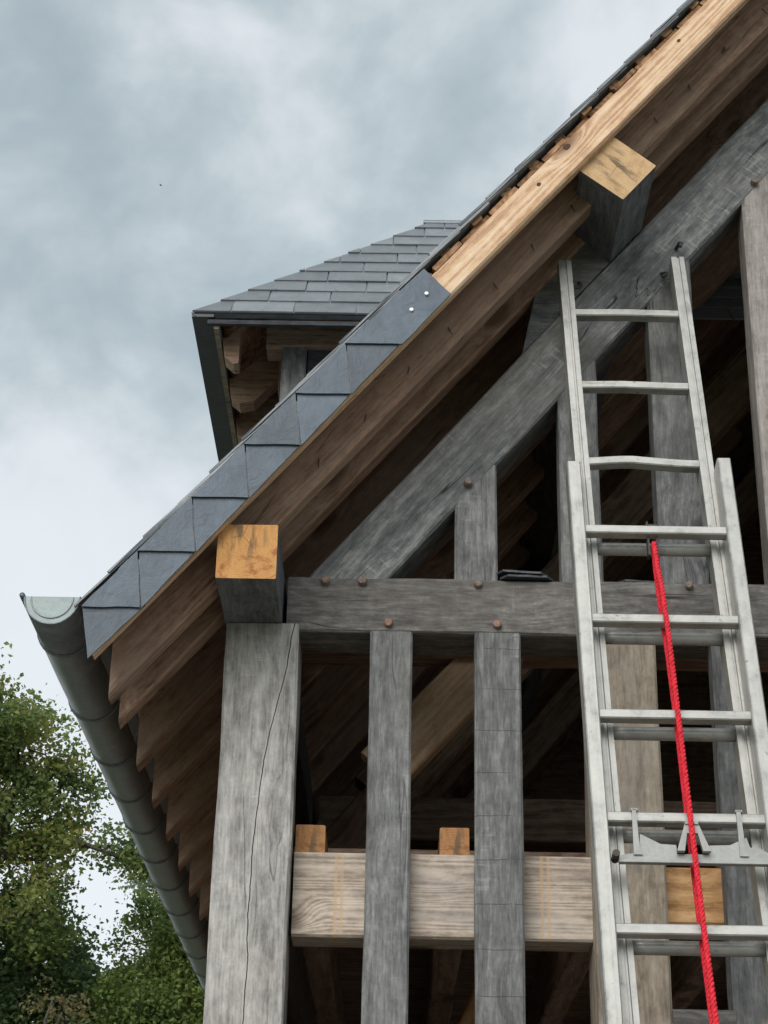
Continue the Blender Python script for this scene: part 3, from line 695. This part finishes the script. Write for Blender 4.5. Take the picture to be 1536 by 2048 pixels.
# ------------------------------------------------------------------ dormer on the left slope
dorm = empty('dormer', (0.3, 2.45, 4.8), house)
dorm['label'] = 'hipped dormer with slate roof and shaped rafter tails'
DX, DY, DZ, DR = -0.837, 1.5, 5.374, 0.948
DP = math.atan2(1.079, 0.948); dc, ds = math.cos(DP), math.sin(DP)
DLEN = math.hypot(1.079, 0.948)
def clip(poly, a, b, c):      # keep a x + b y >= c
    o = []
    for i in range(len(poly)):
        p_, q_ = poly[i], poly[(i + 1) % len(poly)]
        dp, dq = a * p_[0] + b * p_[1] - c, a * q_[0] + b * q_[1] - c
        if dp >= 0: o.append(p_)
        if (dp >= 0) != (dq >= 0):
            t = dp / (dp - dq); o.append((p_[0] + (q_[0] - p_[0]) * t, p_[1] + (q_[1] - p_[1]) * t))
    return o
DUP = Vector((0, dc, ds)); DN = Vector((0, -ds, dc))
dg = 0.1475; dw = 0.247
for r_ in range(10):
    v0 = r_ * dg; v1 = min(v0 + dg * 2.3, DLEN - 0.02)
    if v0 > DLEN - 0.06: break
    u = -0.10 + (0.123 if r_ % 2 else 0.0) + random.uniform(-0.006, 0.006) + 0.02 * (r_ % 3)
    while u < 2.7:
        poly = [(u + 0.003, v0), (u + dw - 0.003, v0 + random.uniform(-0.002, 0.002)), (u + dw - 0.003, v1), (u + 0.003, v1)]
        poly = clip(poly, 1, -dc, 0.0)        # the hip
        poly = clip(poly, -1.2, ds, -3.04)    # the valley against the main roof
        if len(poly) >= 3 and max(p_[0] for p_ in poly) - min(p_[0] for p_ in poly) > 0.02:
            base = Vector((DX, DY, DZ))
            tl = math.atan2(0.014, dg * 2.3)
            up = DUP * math.cos(tl) - DN * math.sin(tl)
            org = base + DUP * v0 + DN * (0.008 + random.uniform(0, 0.003))
            pl = [(a, b - v0) for a, b in poly]
            prism('slate', dorm, pl, org, (1, 0, 0), up, 0.0065, M['slate'])
            hx = u + dw / 2
            if hx > v0 * dc + 0.03 and hx < 1.6:
                box('slate_hook', dorm, -0.0016, 0.0016, -0.010, -0.0075, -0.007, 0.012, M['cast'], mw=frame(org + Vector((hx, 0, 0)), (1, 0, 0), up))
        u += dw
prism('starter_slate', dorm, [(0.01, 0.004), (2.0, 0.004), (2.0, 0.16), (0.12, 0.16)], Vector((DX, DY, DZ)) + DN * 0.003, (1, 0, 0), DUP, 0.005, M['slate'])
# hip end and rear slopes (mass of slates), a closed shell with a soffit edge
def shell(name, pts, th, mat):
    nrm = (pts[1] - pts[0]).cross(pts[2] - pts[0]).normalized(); n = len(pts)
    V = [tuple(q) for q in pts] + [tuple(q - nrm * th) for q in pts]
    F = [tuple(range(n)), tuple(range(2 * n - 1, n - 1, -1))] + [(i, i + n, (i + 1) % n + n, (i + 1) % n) for i in range(n)]
    return link(name, mesh(name, V, F, [mat]), dorm)
c0 = Vector((DX, DY, DZ)); c1 = Vector((DX, DY + 2 * DR, DZ)); rg = Vector((DX + DR, DY + DR, DZ + 1.079))
xe = (DZ - 4.376) / 1.2; xr = (DZ + 1.079 - 4.376) / 1.2
e0 = Vector((xe, DY, DZ)); e1 = Vector((xe, DY + 2 * DR, DZ)); rr_ = Vector((xr, DY + DR, DZ + 1.079))
dn = Vector((0, -ds, dc)) * 0.0035
shell('sheathing_board', [c0 - dn, e0 - dn, rr_ - dn, rg - dn], 0.018, M['darkboard'])
o = shell('hip_slating', [c1 + Vector((-0.004, 0, 0)), c0 + Vector((-0.004, 0, 0)), rg + Vector((-0.004, 0, 0))], 0.022, M['slate'])
shell('soffit_board', [c1 + Vector((0.10, -0.20, 0.055)), c0 + Vector((0.10, 0.20, 0.055)), rg + Vector((-0.12, 0, -0.196))], 0.018, M['lath'])
shell('rear_slating', [e1, c1, rg, rr_], 0.022, M['slate'])
# zinc ridge and hip rolls
V, F = [], []; tube(V, F, [rg + Vector((-0.03, 0, 0.0)), rr_ + Vector((0.1, 0, 0.0))], [0.016, 0.016], 10)
link('ridge_cap', mesh('ridge_cap', V, F, [M['zinc']], smooth=False), dorm)
# eaves board and soffit timbers
box('eaves_board', dorm, DX + 0.06, xe, DY + 0.012, DY + 0.03, DZ - 0.042, DZ - 0.024, M['darkboard'])
box('eaves_board', dorm, DX + 0.085, DX + 0.105, DY + 0.03, DY + 2 * DR - 0.03, DZ - 0.055, DZ - 0.012, M['tan'])
# underside strip along the hip end, its shade put into a near-black colour
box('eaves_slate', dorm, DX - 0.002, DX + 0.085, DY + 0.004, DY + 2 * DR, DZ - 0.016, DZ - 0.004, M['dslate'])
# rafter tails of the hip end, shaped ends
tail_poly = [(0.0, 0.0), (0.012, -0.085), (0.05, -0.118), (0.11, -0.105), (0.155, -0.055), (0.30, 0.11), (0.52, 0.36), (0.52, 0.50), (0.02, 0.0)]
for i, y in enumerate((1.66, 1.99, 2.34, 2.69, 3.04)):
    lim = min(0.52, max(0.07, y - DY - 0.165))
    pl = clip(tail_poly, -1, 0, -lim)
    prism('rafter_tail', dorm, pl, (DX + 0.107, y, DZ - 0.02), (1, 0, 0), (0, 0, 1), 0.085, M['rafter'])
# jack rafters of the front eaves
for x in (0.05, 0.40):
    beam('rafter_tail', dorm, (x, DY + 0.06, DZ - 0.035), (x, DY + 0.56, DZ + 0.534), 0.07, 0.09, (0, -ds, dc), M['rafter'], jit=0.002)
beam('dormer_plate', dorm, (-0.56, 1.80, 5.44), (1.0, 1.80, 5.44), 0.13, 0.15, (0, 0, 1), M['shadewood'], jit=0.002)
beam('dormer_plate', dorm, (-0.46, 1.87, 5.30), (-0.46, 3.25, 5.30), 0.11, 0.14, (0, 0, 1), M['rafter'], jit=0.002)
for y in (1.80, 3.10):
    beam('dormer_post', dorm, (-0.445, y, 3.9), (-0.445, y, 5.38), 0.11, 0.10, (1, 0, 0), M['grey'], jit=0.002)
for i in range(12):
    z = 3.9 + i * 0.125; x1 = min(0.95, (z + 0.10 - 4.376) / 1.2 + 0.03)
    if x1 < -0.34: continue
    box('cheek_board', dorm, -0.39, x1, 1.765, 1.785, z + 0.001, z + 0.124, M['darkboard'])
    box('cheek_board', dorm, -0.39, x1, 3.13, 3.15, z + 0.001, z + 0.124, M['darkboard'])
box('window_frame', dorm, -0.47, -0.43, 1.86, 3.05, 4.25, 4.32, M['tan'])
box('window_frame', dorm, -0.47, -0.43, 2.42, 2.48, 4.32, 5.22, M['tan'])
for y in (1.87, 2.485):
    box('window_pane', dorm, -0.455, -0.447, y, y + 0.54, 4.325, 5.215, M['black'])

# ------------------------------------------------------------------ loose slates left on the tie beam
def loose(x, y, z, rz, ry, label, w=0.15, l=0.20, group=None):
    V, F = [], []
    rnd = random.Random(int(x * 1000 + z * 7000)); pts = []
    for i in range(20):
        a = 2 * math.pi * i / 20
        cx, cy = math.cos(a), math.sin(a); s = 1 / max(abs(cx), abs(cy))
        pts.append((cx * s * w / 2 + rnd.uniform(-.002, .002), cy * s * l / 2 + rnd.uniform(-.002, .002)))
    V = [(a, b, 0) for a, b in pts] + [(a, b, 0.006) for a, b in pts]; n = 20
    F = [tuple(range(n - 1, -1, -1)), tuple(range(n, 2 * n))] + [(i, (i + 1) % n, (i + 1) % n + n, i + n) for i in range(n)]
    o = link('loose_slate', mesh('loose_slate', V, F, [M['dslate']]), None, Matrix.Translation((x, y, z)) @ Matrix.Rotation(rz, 4, 'Z') @ Matrix.Rotation(ry, 4, 'Y'))
    return tag(o, label, 'slate', group)
loose(0.350, 0.075, 3.6105, 0.05, 0.0, 'lower slate of the dark pair lying on the tie beam left of ladder', 0.15, 0.19, 'loose slates on the tie beam')
loose(0.343, 0.068, 3.6225, -0.05, 0.075, 'upper tilted slate of the dark pair lying on the tie beam left of ladder', 0.145, 0.18, 'loose slates on the tie beam')
loose(0.665, 0.085, 3.6108, 0.12, 0.0, 'single slate lying flat on the tie beam behind the ladder and red rope', 0.13, 0.16, 'loose slates on the tie beam')

# ------------------------------------------------------------------ extension ladder
TH = R(78); LP = Vector((0, -0.34, 3.624)); LN = Vector((0, -math.sin(TH), math.cos(TH)))
def lad_axes(t): return Vector((-t, math.cos(TH), math.sin(TH)))
LB = lad_axes(0.0138); LFY = lad_axes(0.0215)
base_l = -3.624 / math.sin(TH)
ladder = empty('extension_ladder', LP + LB * base_l + Vector((0.665, 0, 0)))
tag(ladder, 'worn aluminium extension ladder leaning against the timber gable', 'ladder')
def lp(X, l, o, ax): return LP + Vector((X, 0, 0)) + ax * l + LN * o
def stile(name, X0, X1, l0, l1, o0, o1, ax, groove):
    """hollow-looking extruded stile: profile in (x, outward), groove runs down its front face"""
    w = X1 - X0; d = o1 - o0
    if groove:
        pr_ = [(0, 0), (w, 0), (w, d), (w * 0.64, d), (w * 0.60, d - 0.006), (w * 0.46, d - 0.006), (w * 0.42, d), (0.0, d)]
    else:
        pr_ = [(0, 0), (w, 0), (w, d - 0.003), (w - 0.003, d), (0.003, d), (0, d - 0.003)]
    mw = frame(lp(X0, l0, o0, ax), ax, LN)
    # local: x along the stile, z outward, y = z cross x
    ysign = 1 if (mw.to_3x3() @ Vector((0, 1, 0))).x > 0 else -1
    V, F = [], []; n = len(pr_); L = l1 - l0; ns = max(2, int(L / 0.25))
    for i in range(ns + 1):
        for a, b in pr_:
            V.append((L * i / ns, ysign * a + 0.0008 * noise.noise((i * 0.7, a * 40, X0 * 9)), b))
    for i in range(ns):
        for k in range(n):
            a = i * n + k; b = i * n + (k + 1) % n; F.append((a, b, b + n, a + n))
    F += [tuple(range(n - 1, -1, -1)), tuple(ns * n + k for k in range(n))]
    me = mesh(name, V, F, [M['alu']])
    bm = bmesh.new(); bm.from_mesh(me); bmesh.ops.recalc_face_normals(bm, faces=bm.faces); bm.to_mesh(me); bm.free()
    return link(name, me, ladder, mw)
def rung(X0, X1, l, o, ax, h=0.026, d=0.03, bend=0.0, rounded=False, bx=0.0):
    mw = frame(lp(X0, l, o, ax), (1, 0, 0), ax); V, F = [], []; L = X1 - X0; ns = 10
    # local: x along the rung, z up the ladder, y = z cross x (into the wall)
    if rounded:
        pr_ = [(d / 2 - d / 2 * math.cos(a), -h / 2 + h / 2 * math.sin(a)) for a in [2 * math.pi * k / 14 for k in range(14)]]
    else:
        c = 0.003
        pr_ = [(0, -c), (c, 0), (d - c, 0), (d, -c), (d, -h + c), (d - c, -h), (c, -h), (0, -h + c)]
    n = len(pr_)
    for i in range(ns + 1):
        t = i / ns; bz = bend * max(0.0, 1 - abs(t - 0.48 + bx) / 0.5); j = 0.0009 * noise.noise((t * 6, l * 13, 3.1))
        for a, b in pr_: V.append((L * t, a + j, b + bz + j))
    for i in range(ns):
        for k in range(n):
            a = i * n + k; b = i * n + (k + 1) % n; F.append((a, b, b + n, a + n))
    F += [tuple(range(n - 1, -1, -1)), tuple(ns * n + k for k in range(n))]
    me = mesh('rung', V, F, [M['alu']], smooth=rounded)
    bm = bmesh.new(); bm.from_mesh(me); bmesh.ops.recalc_face_normals(bm, faces=bm.faces); bm.to_mesh(me); bm.free()
    return link('rung', me, ladder, mw)
stile('base_stile', 0.445, 0.481, base_l, 0.203, -0.046, 0.014, LB, False)
stile('base_stile', 0.849, 0.885, base_l, 0.222, -0.046, 0.014, LB, False)
FLX = 0.4775
stile('fly_stile', FLX, FLX + 0.038, base_l + 1.0, 1.025, -0.108, -0.050, LFY, True)
stile('fly_stile', FLX + 0.338, FLX + 0.376, base_l + 1.0, 1.045, -0.108, -0.050, LFY, True)
k = 0; l = 0.0
while l > base_l + 0.1:
    rung(0.481, 0.849, l, 0.004, LB, 0.026, 0.03); l -= 0.28
l = 0.83; k = 0
while l > base_l + 1.1:
    if k < 3: rung(FLX + 0.038, FLX + 0.338, l, -0.054, LFY, 0.026, 0.03, bend=(0.003, 0.0045, 0.013)[k], bx=(0, 0.1, 0.12)[k])
    else: rung(FLX + 0.038, FLX + 0.338, l, -0.052, LFY, 0.034, 0.034, rounded=True)
    l -= 0.28; k += 1
# black pulley bracket on the top base rung
mwp = frame(lp(0.658, 0, 0, LB), (1, 0, 0), LB)
pb = box('pulley_bracket', ladder, -0.018, 0.018, 0.0, 0.02, 0.001, 0.006, M['black'], mw=mwp)
for sx in (-0.016, 0.013):
    box('pulley_tab', pb, sx, sx + 0.004, -0.004, 0.02, -0.004, 0.012, M['black'], mw=mwp)
box('pulley_cheek', pb, -0.014, -0.009, 0.01, 0.034, -0.085, -0.028, M['black'], mw=mwp)
box('pulley_cheek', pb, 0.009, 0.014, 0.01, 0.034, -0.085, -0.028, M['black'], mw=mwp)
# cast bracket hooked on the fourth base rung
mwb = frame(lp(0, 0, 0, LB), (1, 0, 0), LB)
def bpoly(name, poly, y, depth, parent):
    return prism(name, parent, poly, lp(0, 0, 0, LB) + LN * (-y), (1, 0, 0), LB, depth, M['cast'])
br = bpoly('rung_lock', [(0.512, -0.972), (0.875, -0.972), (0.875, -0.955), (0.845, -0.935), (0.818, -0.930), (0.812, -0.905), (0.772, -0.925), (0.722, -0.927), (0.722, -0.95), (0.648, -0.95), (0.648, -0.927), (0.612, -0.925), (0.566, -0.900), (0.560, -0.948), (0.512, -0.955)], -0.008, 0.006, ladder)
box('lock_flange', br, 0.512, 0.875, -0.022, -0.008, -0.979, -0.972, M['cast'], 0.001, mw=mwb)
for x in (0.548, 0.792):
    bpoly('lock_hook', [(x + 0.002, -0.838), (x + 0.012, -0.838), (x + 0.014, -0.93), (x + 0.020, -0.955), (x, -0.955)], -0.013, 0.008, br)
    box('hook_lip', br, x, x + 0.016, -0.013, 0.030, -0.841, -0.836, M['cast'], mw=mwb)
V = []
bpoly('rope_guide', [(0.669, -0.880), (0.700, -0.880), (0.724, -0.950), (0.706, -0.950), (0.697, -0.905), (0.672, -0.905), (0.664, -0.950), (0.646, -0.950)], -0.026, 0.012, br)
box('guide_lip', br, 0.669, 0.700, -0.030, 0.0, -0.884, -0.876, M['cast'], 0.001, mw=mwb)
V, F = [], []; tube(V, F, [(0, 0.02, 0), (0, -0.018, 0)], [0.009, 0.009], 8)
link('bolt', mesh('bolt', V, F, [M['iron']]), br, mwb @ Matrix.Translation((0.505, -0.016, -0.962)))

# ------------------------------------------------------------------ red rope
def rope_path(ctrl, n):
    pts = []
    for i in range(n):
        t = i / (n - 1) * (len(ctrl) - 1); k = min(int(t), len(ctrl) - 2); f = t - k
        p0, p1, p2, p3 = (ctrl[max(k - 1, 0)], ctrl[k], ctrl[k + 1], ctrl[min(k + 2, len(ctrl) - 1)])
        pts.append(0.5 * ((2 * p1) + (p2 - p0) * f + (2 * p0 - 5 * p1 + 4 * p2 - p3) * f * f + (3 * p1 - p0 - 3 * p2 + p3) * f ** 3))
    return pts
def rope(name, ctrl, label, rad=0.0066, pitch=0.034, group=None):
    # resample evenly
    raw = rope_path(ctrl, 400); L = [0]
    for a, b in zip(raw, raw[1:]): L.append(L[-1] + (b - a).length)
    n = int(L[-1] / 0.0045); pts = []; j = 0
    for i in range(n):
        s = L[-1] * i / (n - 1)
        while j < len(L) - 2 and L[j + 1] < s: j += 1
        pts.append(raw[j].lerp(raw[j + 1], (s - L[j]) / max(1e-9, L[j + 1] - L[j])))
    V, F = [], []; step = L[-1] / (n - 1)
    for st in range(3):
        sp = []
        for i, q in enumerate(pts):
            d = (pts[min(i + 1, n - 1)] - pts[max(i - 1, 0)]).normalized(); a = Vector((1, 0, 0)); a = (a - d * a.dot(d)).normalized(); b = d.cross(a)
            ph = 2 * math.pi * (i * step / pitch + st / 3)
            ph += 1.1 * noise.noise((i * 0.012, st * 0.1, 2.0))
            wv = Vector((noise.noise((i * 0.006, 1.0, 0)), 0.4 * noise.noise((i * 0.006, 7.0, 0)), 0)) * 0.004 * min(1.0, i / 60)
            sp.append(q + wv + (a * math.cos(ph) + b * math.sin(ph)) * rad * (0.58 + 0.06 * noise.noise((i * 0.05, st * 5.0, 1.0))))
        tube(V, F, sp, [rad * 0.56] * n, 6)
    o = link(name, mesh(name, V, F, [M['rope']], smooth=True))
    return tag(o, label, 'rope', group)
rope('red_rope', [lp(0.660, -0.045, -0.012, LB), lp(0.6615, -0.14, 0.0, LB), lp(0.663, -0.25, 0.020, LB), lp(0.667, -0.60, 0.026, LB), lp(0.672, -0.95, 0.034, LB), lp(0.678, -1.40, 0.042, LB), lp(0.69, -2.2, 0.05, LB), lp(0.70, -3.0, 0.05, LB), lp(0.70, -3.6, 0.05, LB)],
     'red twisted rope hanging down the front of the ladder')
rope('red_rope', [lp(0.657, -0.045, -0.02, LB), lp(0.661, -0.2, -0.034, LB), lp(0.668, -0.45, -0.036, LB), lp(0.675, -0.85, -0.036, LB), lp(0.684, -1.4, -0.038, LB), lp(0.70, -2.3, -0.04, LB), lp(0.71, -3.4, -0.04, LB)],
     'second red rope strand running behind the rungs of the ladder', 0.0052)

# ------------------------------------------------------------------ trees
def tree(name, label, base, height, blobs, leafm, nclump, per, leaf, seed, spread=0.42, cat='tree'):
    """blobs: crown lobes (x, y, z, rx, ry, rz) in world metres; clumps of leaves sit on twigs in the outer part of each lobe"""
    rnd = random.Random(seed)
    t = empty(name, base); tag(t, label, cat, 'trees behind the house')
    B = Vector(base); V, F = [], []
    top = Vector((sum(b[0] for b in blobs) / len(blobs), sum(b[1] for b in blobs) / len(blobs), height * 0.80))
    trunk = []
    for i in range(9):
        f = i / 8; q = B.lerp(top, f) + Vector((noise.noise((f * 3, seed, 0)) * 0.35 * f, noise.noise((f * 3, seed, 5)) * 0.35 * f, 0)); trunk.append(q)
    r0 = height * 0.024
    tube(V, F, trunk, [r0 * (1 - 0.85 * i / 8) * (1.35 if i == 0 else 1) for i in range(9)], 9)
    clumps = []
    tot = sum(b[3] * b[4] * b[5] for b in blobs)
    for b in blobs:
        c = Vector(b[:3])
        root = min(trunk[3:], key=lambda q: (q - c).length + max(0, q.z - c.z) * 0.6)
        mid = root.lerp(c, 0.5) + Vector((rnd.uniform(-.3, .3), rnd.uniform(-.3, .3), rnd.uniform(-.1, .35)))
        tube(V, F, [root, mid, c], [r0 * 0.24, r0 * 0.15, r0 * 0.07], 6)
        k = max(6, int(nclump * (b[3] * b[4] * b[5]) / tot))
        for _ in range(k):
            d = Vector((rnd.gauss(0, 1), rnd.gauss(0, 1), rnd.gauss(0, 1))).normalized()
            rr = rnd.uniform(0.35, 1.0) ** 0.6 * (1 + 0.22 * noise.noise(d * 2.3 + Vector((seed, 0, 0))))
            q = c + Vector((d.x * b[3], d.y * b[4], d.z * b[5])) * rr
            clumps.append(q)
            if rnd.random() < 0.55:
                s = c.lerp(q, rnd.uniform(0.05, 0.4)); m_ = s.lerp(q, 0.55) + Vector((0, 0, rnd.uniform(-0.08, 0.12)))
                tube(V, F, [s, m_, q], [r0 * 0.075, r0 * 0.05, r0 * 0.02], 4, False)
    link('trunk', mesh('trunk', V, F, [M['bark']], smooth=True), t)
    LV, LF = [], []
    for q in clumps:
        s = spread * rnd.uniform(0.6, 1.3); nn = int(per * rnd.uniform(0.5, 1.4))
        ax = Vector((rnd.gauss(0, 1), rnd.gauss(0, 1), rnd.gauss(0, 0.5))).normalized()
        for _ in range(nn):
            p_ = q + Vector((rnd.gauss(0, 0.42), rnd.gauss(0, 0.42), rnd.gauss(0, 0.32))) * s + ax * rnd.gauss(0, 0.45) * s
            a = Vector((rnd.gauss(0, 1), rnd.gauss(0, 1), rnd.gauss(-0.25, 0.7))).normalized()
            nrm = Vector((rnd.gauss(0, 0.8), rnd.gauss(0, 0.8), rnd.gauss(0.5, 0.7)))
            b = a.cross(nrm)
            if b.length < 1e-3: continue
            b.normalize(); n_ = b.cross(a); L = leaf * rnd.uniform(0.6, 1.25); w = L * rnd.uniform(0.28, 0.4); i0 = len(LV)
            LV += [tuple(p_ - a * L * 0.5), tuple(p_ + b * w + n_ * w * 0.35 - a * L * 0.05), tuple(p_ + a * L * 0.5), tuple(p_ - b * w + n_ * w * 0.35 - a * L * 0.05)]
            LF += [(i0, i0 + 1, i0 + 2), (i0, i0 + 2, i0 + 3)]
    cr = link('crown', mesh('crown', LV, LF, [leafm]), t)
    return t
oakm = leaf_mat('oak_leaves', [(0.0, (0.085, 0.133, 0.060)), (0.4, (0.163, 0.226, 0.075)), (0.7, (0.285, 0.319, 0.094)), (0.92, (0.418, 0.362, 0.102)), (1.0, (0.573, 0.329, 0.102))])
darkm = leaf_mat('dark_leaves', [(0.0, (0.069, 0.112, 0.064)), (0.6, (0.130, 0.195, 0.080)), (1.0, (0.241, 0.319, 0.102))])
palem = leaf_mat('grey_green_leaves', [(0.0, (0.130, 0.174, 0.124)), (0.6, (0.220, 0.277, 0.179)), (1.0, (0.350, 0.392, 0.233))])
limem = leaf_mat('yellow_green_leaves', [(0.0, (0.120, 0.174, 0.060)), (0.6, (0.220, 0.290, 0.080)), (1.0, (0.374, 0.435, 0.124))])
brownm = leaf_mat('browned_leaves', [(0.0, (0.10, 0.105, 0.05)), (0.6, (0.18, 0.16, 0.07)), (1.0, (0.30, 0.20, 0.09))])
# y = 25: x -6.9 z 12.4 is the left edge at the top of the foliage, 5 m of height in view
tree('oak_tree', 'tall oak with yellowing leaves rising highest beside the gutter', (-7.4, 25, 0), 13.2,
     [(-7.3, 25, 11.4, 1.25, 1.6, 1.0), (-6.3, 24.6, 11.0, 0.75, 1.0, 0.75), (-5.65, 25.2, 10.35, 0.62, 0.9, 0.55), (-6.5, 25.3, 9.8, 1.1, 1.2, 0.75), (-5.75, 25, 9.15, 0.65, 0.8, 0.42), (-8.2, 25, 9.6, 1.4, 1.6, 1.3), (-4.6, 24.8, 9.35, 0.42, 0.5, 0.30), (-4.2, 24.8, 9.05, 0.22, 0.3, 0.14), (-8.9, 26, 11.0, 1.2, 1.5, 1.2), (-6.1, 25.5, 8.4, 0.9, 1.0, 0.6)],
     oakm, 450, 130, 0.10, 11, 0.42)
tree('dark_tree', 'dense dark green tree low on the left edge under the oak', (-7.6, 27.5, 0), 10.0,
     [(-7.0, 27.5, 8.4, 1.3, 1.2, 0.9), (-6.2, 27.2, 7.6, 1.2, 1.2, 0.9), (-7.6, 27.5, 6.6, 1.6, 1.4, 1.1), (-5.9, 27.4, 6.6, 1.0, 1.2, 0.9), (-9.0, 27.5, 7.6, 1.4, 1.4, 1.4)],
     darkm, 330, 130, 0.11, 5)
tree('poplar_tree', 'slender grey green tree with a feathery top beyond the oak', (-4.9, 33, 0), 11.6,
     [(-4.95, 33, 10.6, 0.45, 0.5, 0.6), (-4.7, 33, 9.7, 0.7, 0.7, 0.7), (-4.6, 33, 8.6, 0.95, 0.9, 0.9), (-4.0, 33, 9.6, 0.5, 0.5, 0.5), (-5.3, 33, 7.4, 1.1, 0.9, 0.9)],
     palem, 200, 90, 0.09, 21, 0.36)
tree('lime_tree', 'bushy yellow green tree low beside the end of the gutter', (-3.9, 27, 0), 9.6,
     [(-4.05, 27, 8.3, 0.75, 0.9, 0.75), (-3.45, 27, 7.9, 0.75, 0.9, 0.8), (-4.2, 27, 7.0, 1.1, 1.0, 0.9), (-3.1, 27, 7.0, 0.9, 1.0, 0.9), (-2.5, 27, 6.6, 1.0, 1.0, 1.1), (-3.6, 27, 6.0, 1.3, 1.1, 0.9)],
     limem, 360, 130, 0.09, 31, 0.40)
tree('browned_tree', 'small thin tree with browned leaves between the green trees', (-5.35, 24, 0), 7.6,
     [(-5.25, 24, 6.7, 0.42, 0.4, 0.42), (-5.0, 24, 6.3, 0.35, 0.4, 0.4), (-5.4, 24, 5.9, 0.5, 0.5, 0.4)],
     brownm, 18, 30, 0.085, 41, 0.3)
tree('dark_tree', 'deep green tree closing the gap behind the low trees', (-5.4, 38, 0), 10.5,
     [(-5.9, 38, 8.3, 1.4, 1.0, 1.0), (-4.4, 38, 8.2, 1.2, 1.0, 1.0), (-7.8, 38, 8.8, 1.8, 1.2, 1.5), (-5.2, 38, 6.9, 2.2, 1.2, 1.2)],
     darkm, 200, 80, 0.16, 51, 0.5)

# ------------------------------------------------------------------ a bird high in the cloud
V = [(0, -0.10, 0), (0.02, 0, 0.015), (0, 0.13, 0), (-0.02, 0, 0.015), (0, 0, -0.025), (0.20, -0.03, 0.07), (0.19, 0.05, 0.06), (-0.20, -0.03, 0.07), (-0.19, 0.05, 0.06)]
F = [(0, 1, 4), (1, 2, 4), (2, 3, 4), (3, 0, 4), (0, 3, 1), (1, 3, 2), (1, 5, 6), (3, 8, 7), (0, 1, 5), (0, 7, 3), (1, 6, 2), (3, 2, 8)]
b = link('bird', mesh('bird', V, F, [M['black']]), None, Matrix.Translation((-14.2, 83.0, 63.5)) @ Matrix.Rotation(0.9, 4, 'Z') @ Matrix.Scale(0.5, 4))
tag(b, 'tiny dark bird flying high in the grey sky', 'bird')
